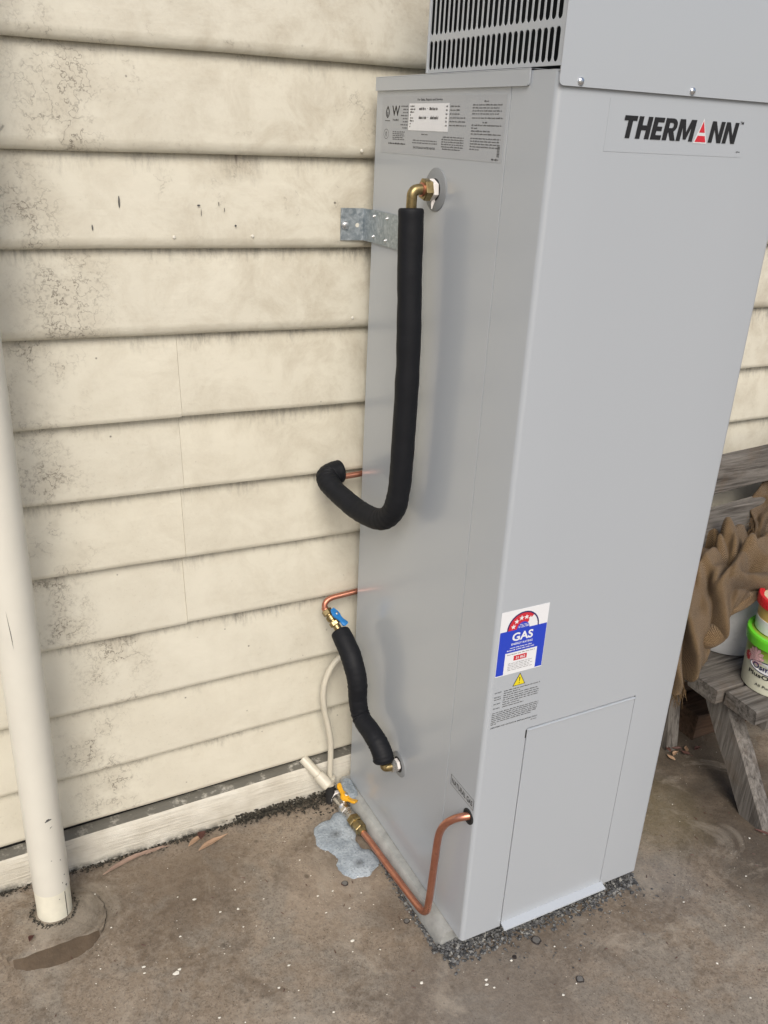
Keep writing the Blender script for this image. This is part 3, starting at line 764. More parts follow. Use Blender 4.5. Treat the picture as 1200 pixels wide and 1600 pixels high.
# ---- maker's lettering on the front
fm = sheet('logo_film', FRONT, .0935, .3690, 1.5285, 1.5985, .0004, 'film', wh, .0002)
def slant(pl_, a0, b0, sx, sy, sh=.13): return [(a0+x*sx+y*sy*sh, b0+y*sy) for x, y in pl_]
GL = {  # heavy slab letters in a unit-high box
 'T': (.74, [[(0, .78), (.74, .78), (.74, 1), (0, 1)], [(.235, 0), (.505, 0), (.505, .78), (.235, .78)]]),
 'H': (.80, [[(0, 0), (.27, 0), (.27, 1), (0, 1)], [(.53, 0), (.80, 0), (.80, 1), (.53, 1)], [(.27, .39), (.53, .39), (.53, .61), (.27, .61)]]),
 'E': (.62, [[(0, 0), (.27, 0), (.27, 1), (0, 1)], [(.27, 0), (.62, 0), (.62, .21), (.27, .21)], [(.27, .40), (.57, .40), (.57, .60), (.27, .60)], [(.27, .79), (.62, .79), (.62, 1), (.27, 1)]]),
 'R': (.76, [[(0, 0), (.27, 0), (.27, 1), (0, 1)], [(.27, .80), (.45, .80), (.52, .74), (.70, .86), (.60, .96), (.46, 1), (.27, 1)], [(.52, .74), (.53, .70), (.52, .62), (.70, .52), (.745, .62), (.745, .76), (.70, .86)], [(.27, .36), (.44, .36), (.60, .42), (.70, .52), (.52, .62), (.45, .56), (.27, .56)], [(.30, .36), (.50, 0), (.80, 0), (.58, .42), (.44, .36)]]),
 'M': (1.02, [[(0, 0), (.25, 0), (.25, 1), (0, 1)], [(.77, 0), (1.02, 0), (1.02, 1), (.77, 1)], [(.25, 1), (.25, .62), (.42, .08), (.51, .08), (.51, .42), (.33, 1)], [(.77, 1), (.69, 1), (.51, .42), (.51, .08), (.60, .08), (.77, .62)]]),
 'N': (.82, [[(0, 0), (.25, 0), (.25, 1), (0, 1)], [(.57, 0), (.82, 0), (.82, 1), (.57, 1)], [(.25, 1), (.25, .62), (.57, 0), (.57, .38)]]),
}
seq = 'THERM^NN'; gap = .085
tot = sum((GL[c][0] if c != '^' else .82)+gap for c in seq)-gap
a = .1205; b0, hh = 1.5475, .0300; sx = (.3480-.1205)/tot
lets, halo = [], []
for c in seq:
    if c == '^':
        ha = [[(.41, .98), (.60, .44), (.24, .44)], [(.195, .29), (.645, .29), (.76, 0), (.07, 0)]]
        red = [slant(q, a, b0, sx, hh, .05) for q in ha]; a += (.82+gap)*sx
        hal_r = [slant([(.41, 1.10), (.84, -.07), (-.02, -.07)], a-(.82+gap)*sx, b0, sx, hh, .05)]
        continue
    wd_, pls = GL[c]
    lets.append([slant(q, a, b0, sx, hh) for q in pls])
    halo.append(slant([(-.07, -.07), (wd_+.07, -.07), (wd_+.07, 1.07), (-.07, 1.07)] if c != 'T' else [(.17, -.07), (.57, -.07), (.57, .71), (.81, .71), (.81, 1.07), (-.07, 1.07), (-.07, .71), (.17, .71)], a, b0, sx, hh))
    a += (wd_+gap)*sx
shapes('letter_outline', FRONT, hal_r, .0009, 'outline', fm)
for L_ in lets: shapes('letter', FRONT, L_, .0011, 'black_print', fm)
shapes('red_triangle', FRONT, red, .0012, 'red_print', fm)
tm = text('lettering', 'TM', FRONT, .3535, .3610, 1.5755, 1.5795, .0011, 'black_print', fm, .015)
tm['kind'] = 'stuff'
shapes('small_print', FRONT, print_lines([(.3555, .3640, 1.5355, .0022)], rnd), .0011, 'grey_print', fm)

# ---- energy rating label
EL = sheet('energy_label', FRONT, .0085, .1108, .6510, .7845, .0005, 'white_label', wh)
x0, x1 = .0092, .1101
shapes('blue_panel', FRONT, [rect(x0, x1, .6975, .7440), rect(x0, .0255, .6530, .6975), rect(.0950, x1, .6530, .6975)], .0008, 'blue_print', EL)
cx, cy, R1 = .0575, .7440, .0345
def arc(r0, r1, t0, t1, n=16):
    A = [(math.cos(t0+(t1-t0)*k/n), math.sin(t0+(t1-t0)*k/n)) for k in range(n+1)]
    return [[(cx+A[k][0]*r0, cy+A[k][1]*r0), (cx+A[k][0]*r1, cy+A[k][1]*r1), (cx+A[k+1][0]*r1, cy+A[k+1][1]*r1), (cx+A[k+1][0]*r0, cy+A[k+1][1]*r0)] for k in range(n)]
pi = math.pi
shapes('dome_rim', FRONT, arc(R1-.0028, R1, 0, pi), .0008, 'navy_print', EL)
shapes('red_dome', FRONT, arc(.013, R1-.0028, .27*pi, pi), .0008, 'red_print', EL)
shapes('dome_centre', FRONT, arc(.0, .0135, 0, pi), .0010, 'blue_print', EL)
def star(a_, b_, r): return [(a_+math.cos(pi/2+pi*k/5)*(r if k % 2 == 0 else r*.42), b_+math.sin(pi/2+pi*k/5)*(r if k % 2 == 0 else r*.42)) for k in range(10)]
st = []
for t in (.90, .74, .58, .43, .29):
    S_ = star(cx+math.cos(t*pi)*.0225, cy+math.sin(t*pi)*.0225, .0056)
    c_ = (cx+math.cos(t*pi)*.0225, cy+math.sin(t*pi)*.0225)
    st += [[c_, S_[k], S_[(k+1) % 10]] for k in range(10)]
shapes('star_row', FRONT, st, .0011, 'white_label', EL)
text('lettering', 'GAS', FRONT, .0365, .0815, .7205, .7375, .0011, 'white_label', EL, .03)
text('lettering', 'ENERGY RATING', FRONT, .0360, .0820, .7125, .7168, .0011, 'white_label', EL, .02)
shapes('small_print', FRONT, print_lines([(.034, .084, .7063, .0024), (.028, .090, .7015, .0024), (.050, .066, .7520, .0016), (.047, .069, .7492, .0016), (.047, .069, .7465, .0016)], rnd), .0013, 'white_label', EL)
sheet('red_figure_box', FRONT, .0450, .0735, .6790, .6890, .0009, 'red_print', EL)
text('lettering', '31 862', FRONT, .0495, .0700, .6812, .6868, .0012, 'white_label', EL, .02)
shapes('small_print', FRONT, print_lines([(.030, .090, .6925, .0016)]+[(.034, .088-(k % 2)*.006, .6735-k*.0035, .0012) for k in range(5)], rnd), .0009, 'grey_print', EL)
# ---- warning print below
tri = [(.0645, .6485), (.0785, .6215), (.0505, .6215)]
wt = shapes('warning_triangle', FRONT, [tri], .0004, 'black_print', wh)
cxx, cyy = .0645, .6305
shapes('yellow_field', FRONT, [[(cxx+(a_-cxx)*.86, cyy+(b_-cyy)*.86) for a_, b_ in tri]], .0007, 'yellow_print', wt)
shapes('exclamation_mark', FRONT, [[(.0634, .6395), (.0656, .6395), (.0650, .6300), (.0640, .6300)], rect(.0638, .0652, .6255, .6278)], .0009, 'black_print', wt)
rows = []; zt = .6150
for k, (ind, w_) in enumerate(((1, .086), (1, .040), (1, .083), (1, .086), (1, .086), (1, .084), (1, .042), (1, .052))):
    rows.append((.0330, .0315+w_*.95, zt-k*.0049, .0024))
for k, w_ in enumerate((.104, .104, .102, .102, .102, .090, .012)): rows.append((.0118, .0118+w_, .5710-k*.0042, .0023))
rows.append((.103, .118, .5325, .0020))
shapes('small_print', FRONT, print_lines(rows, rnd), .0004, 'grey_print', wh)
for k in (0, 2, 3, 5, 7): text('lettering', 'DO NOT', FRONT, .0130, .0275, zt-k*.0049-.0002, zt-k*.0049+.0024, .0004, 'black_print', wh, .02)
text('lettering', 'CERTIFIED FOR OUTDOOR INSTALLATION ONLY', FRONT, .0118, .1180, .5375, .5402, .0004, 'black_print', wh, .02)

# ---- pipe entries
def entry(y, z, r):
    g_ = turn('grommet_ring', (-.0001, y, z), (-1, 0, 0), [(0, r), (.0012, r), (.0022, r-.002), (.0024, .008)], 'grommet', wh, 40)
    turn('grommet_hole', (-.0022, y, z), (-1, 0, 0), [(0, .0185), (.0006, .0185)], 'dark', g_, 28)
entry(-.2733, 1.4525, .0355); entry(-.2790, .2320, .0300)
gr = turn('gas_inlet_grommet', (.0005, -.5620, .3185), (-1, 0, 0), [(0, .0165), (.0022, .0165), (.0030, .0155), (.0030, .0128), (.0012, .0120)], 'dark', wh, 32)

# ================================================================== PIPEWORK
# hot water outlet
hot = thing('lagged_pipe', 'upper pipe in black foam lagging running from brass elbow down and into the wall', 'pipe', (-.045, -.28, .84))
path = [(-.046, -.2735, 1.4225), (-.046, -.283, 1.30), (-.0445, -.290, 1.18), (-.0435, -.289, 1.02), (-.044, -.285, .915), (-.047, -.272, .860), (-.056, -.238, .829), (-.069, -.180, .822), (-.081, -.120, .829), (-.0905, -.072, .842), (-.0895, -.046, .853), (-.070, -.036, .857), (-.052, -.034, .8575)]
tube('lagging', path, lambda t: .0220+.0035*max(0, (t-.72)/.28), 'foam', hot, 32, 11, .05, 2, .0045)
tube('copper_pipe', [(-.075, -.024, .8395), (-.03, -.022, .8395), (.05, -.018, .840), (.25, -.018, .840)], .0064, 'copper', hot, 16, 4)
nut = turn('hex_nut', (-.0125, -.2735, 1.4525), (-1, 0, 0), hexprof(.014, .0185), 'brass', hot, 6, .3, 20)
turn('thread_tape', (-.0015, -.2735, 1.4525), (-1, 0, 0), [(0, .0150), (.002, .0175), (.009, .0178), (.0115, .0160)], 'ptfe', hot, 6, .1, 20)
bm = bmesh.new(); bm_tube(bm, [V((-.0030, -.2745, 1.437)), V((-.0065, -.276, 1.430)), V((-.0085, -.278, 1.4215))], [.004, .0028, .0008], 8); from_bm('tape_tail', bm, 'ptfe', hot)
tube('elbow', [(-.024, -.2735, 1.4525), (-.033, -.2735, 1.4525), (-.041, -.2735, 1.4505), (-.0455, -.2735, 1.4445), (-.046, -.2735, 1.436), (-.046, -.2735, 1.418)], .0092, 'brass', hot, 20, 5)
turn('sleeve', (-.0245, -.2735, 1.4525), (-1, 0, 0), [(0, .0115), (.004, .0115), (.005, .0098)], 'copper', hot, 20)

# cold water inlet
cold = thing('lagged_pipe', 'lower pipe in curved black foam lagging with blue isolating valve and copper tail', 'pipe', (-.05, -.16, .25))
lp = [(-.0575, -.066, .4735), (-.0550, -.0980, .4540), (-.0520, -.1320, .4230), (-.049, -.1500, .3820), (-.0475, -.1530, .3380), (-.045, -.1660, .3000), (-.0415, -.2080, .2880), (-.0375, -.2430, .2760), (-.0345, -.2620, .2570), (-.0335, -.2685, .2415)]
tube('lagging', lp, lambda t: .0225+.0012*math.sin(t*9), 'foam', cold, 32, 11, .05, 5, .0045)
cp = [(.30, -.018, .5430), (.06, -.018, .5430), (-.03, -.019, .5400), (-.060, -.019, .5375), (-.0745, -.021, .5310), (-.0790, -.024, .5210), (-.0765, -.028, .5100)]
tube('copper_pipe', cp, .0066, 'copper', cold, 18, 6)
d = V((-.0560, -.072, .4690))-V((-.0768, -.0265, .5135)); Ld = d.length; dn = d.normalized(); vb = V((-.0768, -.0265, .5135))
turn('copper_flare', vb-dn*.008, dn, [(0, .0075), (.006, .0082), (.010, .0082)], 'copper', cold, 18)
bm = bmesh.new()
bm_turn(bm, vb, dn, hexprof(.013, .0125), 6, .4); bm_turn(bm, vb+dn*.013, dn, [(0, .0085), (.003, .0085), (.005, .0115), (.014, .0115), (.016, .0090), (.019, .0090)], 20); bm_turn(bm, vb+dn*.032, dn, hexprof(.011, .0122), 6, .1); bm_turn(bm, vb+dn*.043, dn, [(0, .0088), (.02, .0088)], 18)
vbody = from_bm('valve_body', bm, 'brass', cold, 25)
st_d = V((.25, -.45, .55)).normalized(); st_p = vb+dn*.022
turn('valve_stem', st_p, st_d, [(0, .006), (.014, .006), (.018, .004), (.020, .004)], 'brass', cold, 14)
def lever(name, base, nrm, along, ln, wd, th, mat, parent, cup=.004, tail=.35):
    """shaped butterfly handle: waisted blade with a raised boss"""
    nrm = V(nrm).normalized(); al = (V(along)-nrm*V(along).dot(nrm)).normalized(); sd = nrm.cross(al); bm = bmesh.new(); rings = []
    n = 12
    for i in range(n+1):
        t = -tail+(1+tail)*i/n; s = abs(t)
        wv_ = wd*(.62+.38*math.cos(s*pi)**2)*(1. if i not in (0, n) else .62); c_ = base+al*t*ln+nrm*(cup*(s**1.6)*2.2)
        tt = th*(1.35 if s < .2 else 1.)
        rings.append([bm.verts.new(c_+sd*u*wv_+nrm*v_*tt) for u, v_ in ((-1, .15), (-.8, .5), (.8, .5), (1, .15), (1, -.3), (.8, -.5), (-.8, -.5), (-1, -.3))])
    for a_, b_ in zip(rings, rings[1:]):
        for k in range(8): bm.faces.new((a_[k], a_[(k+1) % 8], b_[(k+1) % 8], b_[k]))
    bm.faces.new(rings[0]); bm.faces.new(rings[-1]); return from_bm(name, bm, mat, parent, 50)
hd = lever('valve_handle', st_p+st_d*.020, st_d, dn*1.0+V((.25, 0, -.1)), .034, .0100, .006, 'blue_plastic', cold, .002, .45)
turn('handle_screw', st_p+st_d*.0235, st_d, [(0, .0035), (.0015, .0035), (.0025, .0018)], 'zinc', hd, 12)
# lower elbow into the cabinet
turn('hex_nut', (-.0095, -.2790, .2320), (-1, 0, 0), hexprof(.0125, .0150), 'chrome', cold, 6, .2, 20)
turn('thread_tape', (-.0018, -.2790, .2320), (-1, 0, 0), [(0, .0135), (.002, .0142), (.0075, .0142)], 'ptfe', cold, 6, .5, 20)
tube('elbow', [(-.020, -.2790, .2320), (-.028, -.2785, .2318), (-.0345, -.2765, .2335), (-.0355, -.2740, .2400)], .0098, 'brass', cold, 18, 5)

# gas supply
gas = thing('gas_pipe', 'bare copper gas pipe with yellow handled valve running along the heater base', 'gas pipe', (-.045, -.04, GZ))
gp = [(-.0395, -.195, -.0255), (-.0380, -.24, -.0215), (-.0365, -.33, -.0165), (-.0355, -.42, -.0085), (-.0350, -.455, -.0050), (-.0348, -.480, .0010), (-.0345, -.4965, .0180), (-.0345, -.5020, .050), (-.0345, -.5080, .14), (-.0345, -.5125, .215), (-.0340, -.5180, .2530), (-.0310, -.5300, .2830), (-.0230, -.5440, .3040), (-.0120, -.5550, .3150), (.006, -.5640, .3200)]
tube('copper_pipe', gp, .0078, 'copper', gas, 24, 7)
a_, b_ = V((-.0455, -.050, -.0335)), V((-.0388, -.2080, -.0245)); d = (b_-a_).normalized()
bm = bmesh.new(); bm_turn(bm, a_+d*.086, d, [(0, .0105), (.006, .0105)], 20); bm_turn(bm, a_+d*.090, d, hexprof(.021, .0172), 6, .35); bm_turn(bm, a_+d*.111, d, [(0, .012), (.005, .012)], 18); bm_turn(bm, a_+d*.115, d, hexprof(.022, .0158), 6, .15); bm_turn(bm, a_+d*.137, d, [(0, .0125), (.008, .0105), (.0125, .0095)], 18)
from_bm('brass_union', bm, 'brass', gas, 25)
bm = bmesh.new(); bm_turn(bm, a_+d*.004, d, [(0, .0165), (.010, .0175), (.022, .0160), (.030, .0150), (.040, .0165), (.046, .0130)], 22); bm_turn(bm, a_+d*.046, d, hexprof(.016, .0150), 6, .3); bm_turn(bm, a_+d*.062, d, [(0, .0110), (.004, .0122), (.008, .0110), (.012, .0122), (.016, .0110), (.020, .0122), (.026, .0105)], 20)
gv = from_bm('valve_body', bm, 'chrome', gas, 30)
turn('white_collar', a_-d*.008, d, [(0, .0150), (.003, .0185), (.012, .0185), (.014, .017)], 'ptfe', gas, 24)
tube('riser', [(-.048, -.045, -.09), (-.048, -.043, -.06), (-.0465, -.045, -.040), (-.0455, -.050, -.0335)], .0125, 'chrome', gas, 16, 4)
up_ = V((.25, -.18, .95)).normalized(); bs = a_+d*.030
turn('valve_stem', bs, up_, [(0, .008), (.018, .008), (.022, .006), (.027, .006)], 'chrome', gas, 14)
yh = lever('valve_handle', bs+up_*.027, up_, (.35, -.9, -.1), .034, .0085, .008, 'yellow_plastic', gas, .007, .95)
turn('boss', bs+up_*.024, up_, [(0, .0125), (.004, .0135), (.009, .0125), (.0105, .010)], 'yellow_plastic', yh, 20)
turn('handle_nut', bs+up_*.0345, up_, hexprof(.004, .0055, .0006), 'chrome', yh, 6)

# white drain tube and waste pipe
dr = thing('drain_tube', 'thin white plastic drain tube looping down beside the lower black lagged pipe', 'tube', (-.06, -.04, GZ))
tube('tube', [(.05, -.020, .3600), (-.005, -.021, .3720), (-.0330, -.022, .3700), (-.0560, -.023, .3500), (-.0730, -.025, .3150), (-.0790, -.028, .2780), (-.0760, -.031, .2350), (-.0675, -.034, .1900), (-.0605, -.036, .1450), (-.0590, -.037, .1000), (-.0600, -.038, .0600), (-.0605, -.039, .030)], .0073, 'pvc_tube', dr, 18, 8)
turn('tube_collar', (-.0605, -.039, .030), (0, 0, -1), [(0, .0085), (.002, .0135), (.010, .0140), (.012, .0118), (.020, .0118), (.026, .0135)], 'pvc_tube', dr, 24)
wa, wb = V((-.1175, .004, .0750)), V((-.0740, -.0630, .0240)); wd_ = (wb-wa).normalized(); wl = (wb-wa).length
turn('waste_pipe', wa, wd_, [(0, .0122), (wl*.7, .0122)], 'pvc_tube', dr, 24)
turn('socket', wa+wd_*wl*.60, wd_, [(0, .0135), (.0015, .0153), (.036, .0153), (.039, .0130)], 'pvc_tube', dr, 24)
turn('drain_stub', (-.0605, -.041, .006), (0, -.1, -1), [(0, .0125), (.05, .0118)], 'dark', dr, 16)

# ---- galvanised wall bracket
br = thing('wall_bracket', 'galvanised angle bracket fixing the heater side to the weatherboards', 'bracket', (-.003, -.004, 1.337))
bm = bmesh.new()
ol = [(-.0530, .0005), (-.0052, -.0035), (-.0035, -.006), (-.0030, -.016), (-.0012, -.036), (-.0012, -.170)]
th = .0016; z0, z1 = 1.3375, 1.3985; A = []
for i, (x, y) in enumerate(ol):
    a0 = V(ol[max(0, i-1)]); b0_ = V(ol[min(len(ol)-1, i+1)]); dd = (b0_-a0).normalized(); nx, ny = dd.y, -dd.x
    A.append([bm.verts.new(q) for q in ((x, y, z0), (x, y, z1), (x+nx*th, y+ny*th, z1), (x+nx*th, y+ny*th, z0))])
for p_, q_ in zip(A, A[1:]):
    for k in range(4): bm.faces.new((p_[k], p_[(k+1) % 4], q_[(k+1) % 4], q_[k]))
bm.faces.new(A[0]); bm.faces.new(A[-1]); from_bm('plate', bm, 'galv', br, 20)
for (y, z) in ((-.048, 1.3875), (-.103, 1.3885), (-.047, 1.3495), (-.100, 1.3480)):
    turn('rivet', (-.0026, y, z), (-1, 0, 0), [(0, .0038), (.0014, .0034), (.0024, .0018), (.004, .0012)], 'zinc', br, 12)
turn('bolt_head', (-.0440, -.0022, 1.3665), (0, -1, 0), [(0, .0085), (.0012, .0085), (.0014, .0055), (.0055, .0055), (.0065, .0035)], 'zinc', br, 18)
turn('spare_hole', (-.0185, -.0040, 1.3665), (0, -1, 0), [(0, .0042), (.0003, .0042)], 'pvc_cream', br, 18)

# ---- base slab under the cabinet
bm = bmesh.new(); zt, zb = -.0025, GZ-.01
yy = [-.548+(.53)*i/26 for i in range(27)]; rings = []
for y in yy:
    j = .0018*mnoise.noise(V((y*22, 1, 0))); j2 = .0016*mnoise.noise(V((y*30, 4, 0)))
    rings.append([bm.verts.new(q) for q in ((-.0275+j, y, zb), (-.0255+j, y, zt-.018), (-.0180+j2, y, zt-.003+j2), (-.0150+j2, y, zt), (.460, y, zt), (.462, y, zb))])
for p_, q_ in zip(rings, rings[1:]):
    for k in range(6): bm.faces.new((p_[k], p_[(k+1) % 6], q_[(k+1) % 6], q_[k]))
bm.faces.new(rings[0]); bm.faces.new(rings[-1])
bs_ = from_bm('base_slab', bm, 'block', None, 35)
tag(bs_, 'pale grey cement slab the water heater stands on', 'slab')

# ---- froth patches
def froth(name, balls, label, z0, hgt, cell=.0016):
    xs_ = [b[0] for b in balls]; ys_ = [b[1] for b in balls]; pad = .06
    x0, x1, y0, y1 = min(xs_)-pad, max(xs_)+pad, min(ys_)-pad, max(ys_)+pad
    nx, ny = int((x1-x0)/cell), int((y1-y0)/cell)
    bm = bmesh.new(); F = {}
    def f(x, y):
        e_ = 1+.16*mnoise.noise(V((x*30, y*30, 3)))+.05*mnoise.noise(V((x*90, y*90, 6)))
        return math.log(sum(math.exp(9*(1-math.hypot((x-a)/r, (y-b)/(r*s))/e_)) for a, b, r, s in balls))/9
    vals = [[f(x0+i*cell, y0+j*cell) for j in range(ny+1)] for i in range(nx+1)]; vv = {}
    def v(i, j):
        if (i, j) not in vv:
            q = vals[i][j]; x, y = x0+i*cell, y0+j*cell
            z = z0+hgt*min(1, max(0, q)*3.5)**.5*(1+.18*mnoise.noise(V((x*170, y*170, 1))))+(-.0006 if q <= 0 else 0)*1
            vv[(i, j)] = bm.verts.new((x, y, z if q > 0 else z0-.004))
        return vv[(i, j)]
    for i in range(nx):
        for j in range(ny):
            if max(vals[i][j], vals[i+1][j], vals[i][j+1], vals[i+1][j+1]) > 0:
                bm.faces.new((v(i, j), v(i+1, j), v(i+1, j+1), v(i, j+1)))
    o_ = from_bm(name, bm, 'foam_patch', None, 60, False); return tag(o_, label, 'foam patch')
froth('foam_patch', [(-.094, -.152, .053, 1.0), (-.080, -.256, .050, .92), (-.088, -.205, .036, 1.), (-.060, -.112, .026, 1.)], 'bluish grey double foam patch on the concrete beside the gas valve', GZ+.0005, .0042)
froth('foam_patch', [(-.0175, -.066, .017, 2.0), (-.012, -.045, .012, 1.5)], 'small bluish grey foam smear on the back corner of the base slab', -.003, .007)

# ================================================================== BENCH AND WHAT STANDS ON IT
SZ = .27
bench = thing('garden_bench', 'low weathered grey timber bench against the wall right of the heater', 'bench', (1.3, -.3, GZ))
def plank(name, x0, x1, y0, y1, z0, z1, mat, parent, seed, rough=.003, rise=0., n=16, rag=.006):
    """rough board along x with wavering edges and a ragged left end"""
    bm = bmesh.new(); rings = []
    for i in range(n+1):
        t = i/n; x = x0+(x1-x0)*t; q = []
        for k, (y, z) in enumerate(((y0, z0), (y1, z0), (y1, z1), (y0, z1))):
            s = V((x*9, k*3.7+seed, seed*1.3))
            xx = x + (rag*mnoise.noise(V((k*5.1, seed, 2))) if i == 0 else 0)
            q.append((xx, y+rough*mnoise.noise(s), z+rough*.7*mnoise.noise(s+V((0, 9, 0)))+rise*t))
        c_ = [V(p) for p in q]; r_ = []
        for k in range(4):                                      # eased arrises
            p, nx_, pv = c_[k], c_[(k+1) % 4], c_[k-1]
            r_ += [p+(pv-p).normalized()*.0035, p+(nx_-p).normalized()*.0035]
        rings.append([bm.verts.new(p) for p in r_])
    m_ = 8
    for a_, b_ in zip(rings, rings[1:]):
        for k in range(m_): bm.faces.new((a_[k], a_[(k+1) % m_], b_[(k+1) % m_], b_[k]))
    bm.faces.new(rings[0]); bm.faces.new(rings[-1]); return from_bm(name, bm, mat, parent, 40)
plank('seat_plank', .856, 2.35, -.397, -.302, SZ-.042, SZ, 'wood_x', bench, 1)
plank('seat_plank', .880, 2.36, -.504, -.405, SZ-.040, SZ, 'wood_x', bench, 2)
plank('seat_plank', .862, 2.34, -.292, -.198, SZ-.041, SZ-.002, 'wood_x', bench, 3)
plank('seat_plank', .875, 2.35, -.190, -.095, SZ-.040, SZ+.001, 'wood_x', bench, 4)
plank('back_plank', .80, 2.35, -.118, -.088, .665, .768, 'wood_x', bench, 5, .005, .10)
plank('back_plank', .82, 2.35, -.122, -.092, .505, .618, 'wood_x', bench, 6, .005, .09)
plank('back_plank', .83, 2.35, -.126, -.096, .345, .470, 'wood_x', bench, 7, .005, .04)
def leg(y0t, y1t, y0b, y1b, x0, x1, zt_, seed):
    bm = bmesh.new(); n = 10; rings = []
    for i in range(n+1):
        t = i/n; z = zt_+(GZ-.004-zt_)*t; a0, a1 = y0t+(y0b-y0t)*t, y1t+(y1b-y1t)*t; q = []
        for k, (x, y) in enumerate(((x0, a0), (x1, a0), (x1, a1), (x0, a1))):
            s = V((z*14, k*3.1+seed, 1)); q.append(V((x+.003*mnoise.noise(s), y+.004*mnoise.noise(s+V((0, 0, 5))), z)))
        r_ = []
        for k in range(4):
            p, nx_, pv = q[k], q[(k+1) % 4], q[k-1]; r_ += [p+(pv-p).normalized()*.004, p+(nx_-p).normalized()*.004]
        rings.append([bm.verts.new(p) for p in r_])
    for a_, b_ in zip(rings, rings[1:]):
        for k in range(8): bm.faces.new((a_[k], a_[(k+1) % 8], b_[(k+1) % 8], b_[k]))
    bm.faces.new(rings[0]); bm.faces.new(rings[-1]); return from_bm('leg', bm, 'wood_z', bench, 40)
for xx in (.898, 2.10):
    leg(-.400, -.305, -.600, -.512, xx, xx+.046, SZ-.043, xx)
    leg(-.115, -.205, -.165, -.245, xx+.004, xx+.046, SZ-.043, xx+5)
    plank('crosspiece', xx+.047, xx+.090, -.49, -.10, SZ-.085, SZ-.044, 'wood_z', bench, xx+8, .002, 0, 2)
    box('back_post', xx+.01, xx+.055, -.086, -.045, GZ, .76, 'wood_z', bench, .004)
# damp timbers lying under the seat; topmost one added to darken the gap
lab = ['damp brown split timber lying lowest under the bench against the base board', 'middle damp brown timber of the pile under the bench', 'front damp brown timber lying on the concrete under the bench', 'topmost dark timber added to fill the shaded gap below the bench seat planks']
for i, (x0, y0, y1, z0, z1, s_) in enumerate(((.985, -.118, -.036, GZ+.001, .045, 21), (1.0, -.125, -.045, .047, .115, 22), (1.01, -.235, -.130, GZ+.001, .035, 23), (.96, -.150, -.060, .118, .180, 24))):
    tag(plank('old_timber', x0, 1.9, y0, y1, z0, z1, 'wood_dark', None, s_, .012, 0., 22, .03), lab[i], 'timber')

# white bucket under the cloth
bk = thing('bucket', 'white plastic bucket half hidden under the hessian on the bench', 'bucket', (1.075, -.205, SZ))
turn('body', (1.075, -.205, SZ+.0015), (0, 0, 1), [(0, .098), (.004, .101), (.05, .104), (.20, .113), (.212, .114), (.214, .110), (.20, .108), (.02, .100)], 'bucket', bk, 48)
turn('rim', (1.075, -.205, SZ+.198), (0, 0, 1), [(0, .1135), (.002, .118), (.014, .118), (.017, .115)], 'bucket', bk, 48)

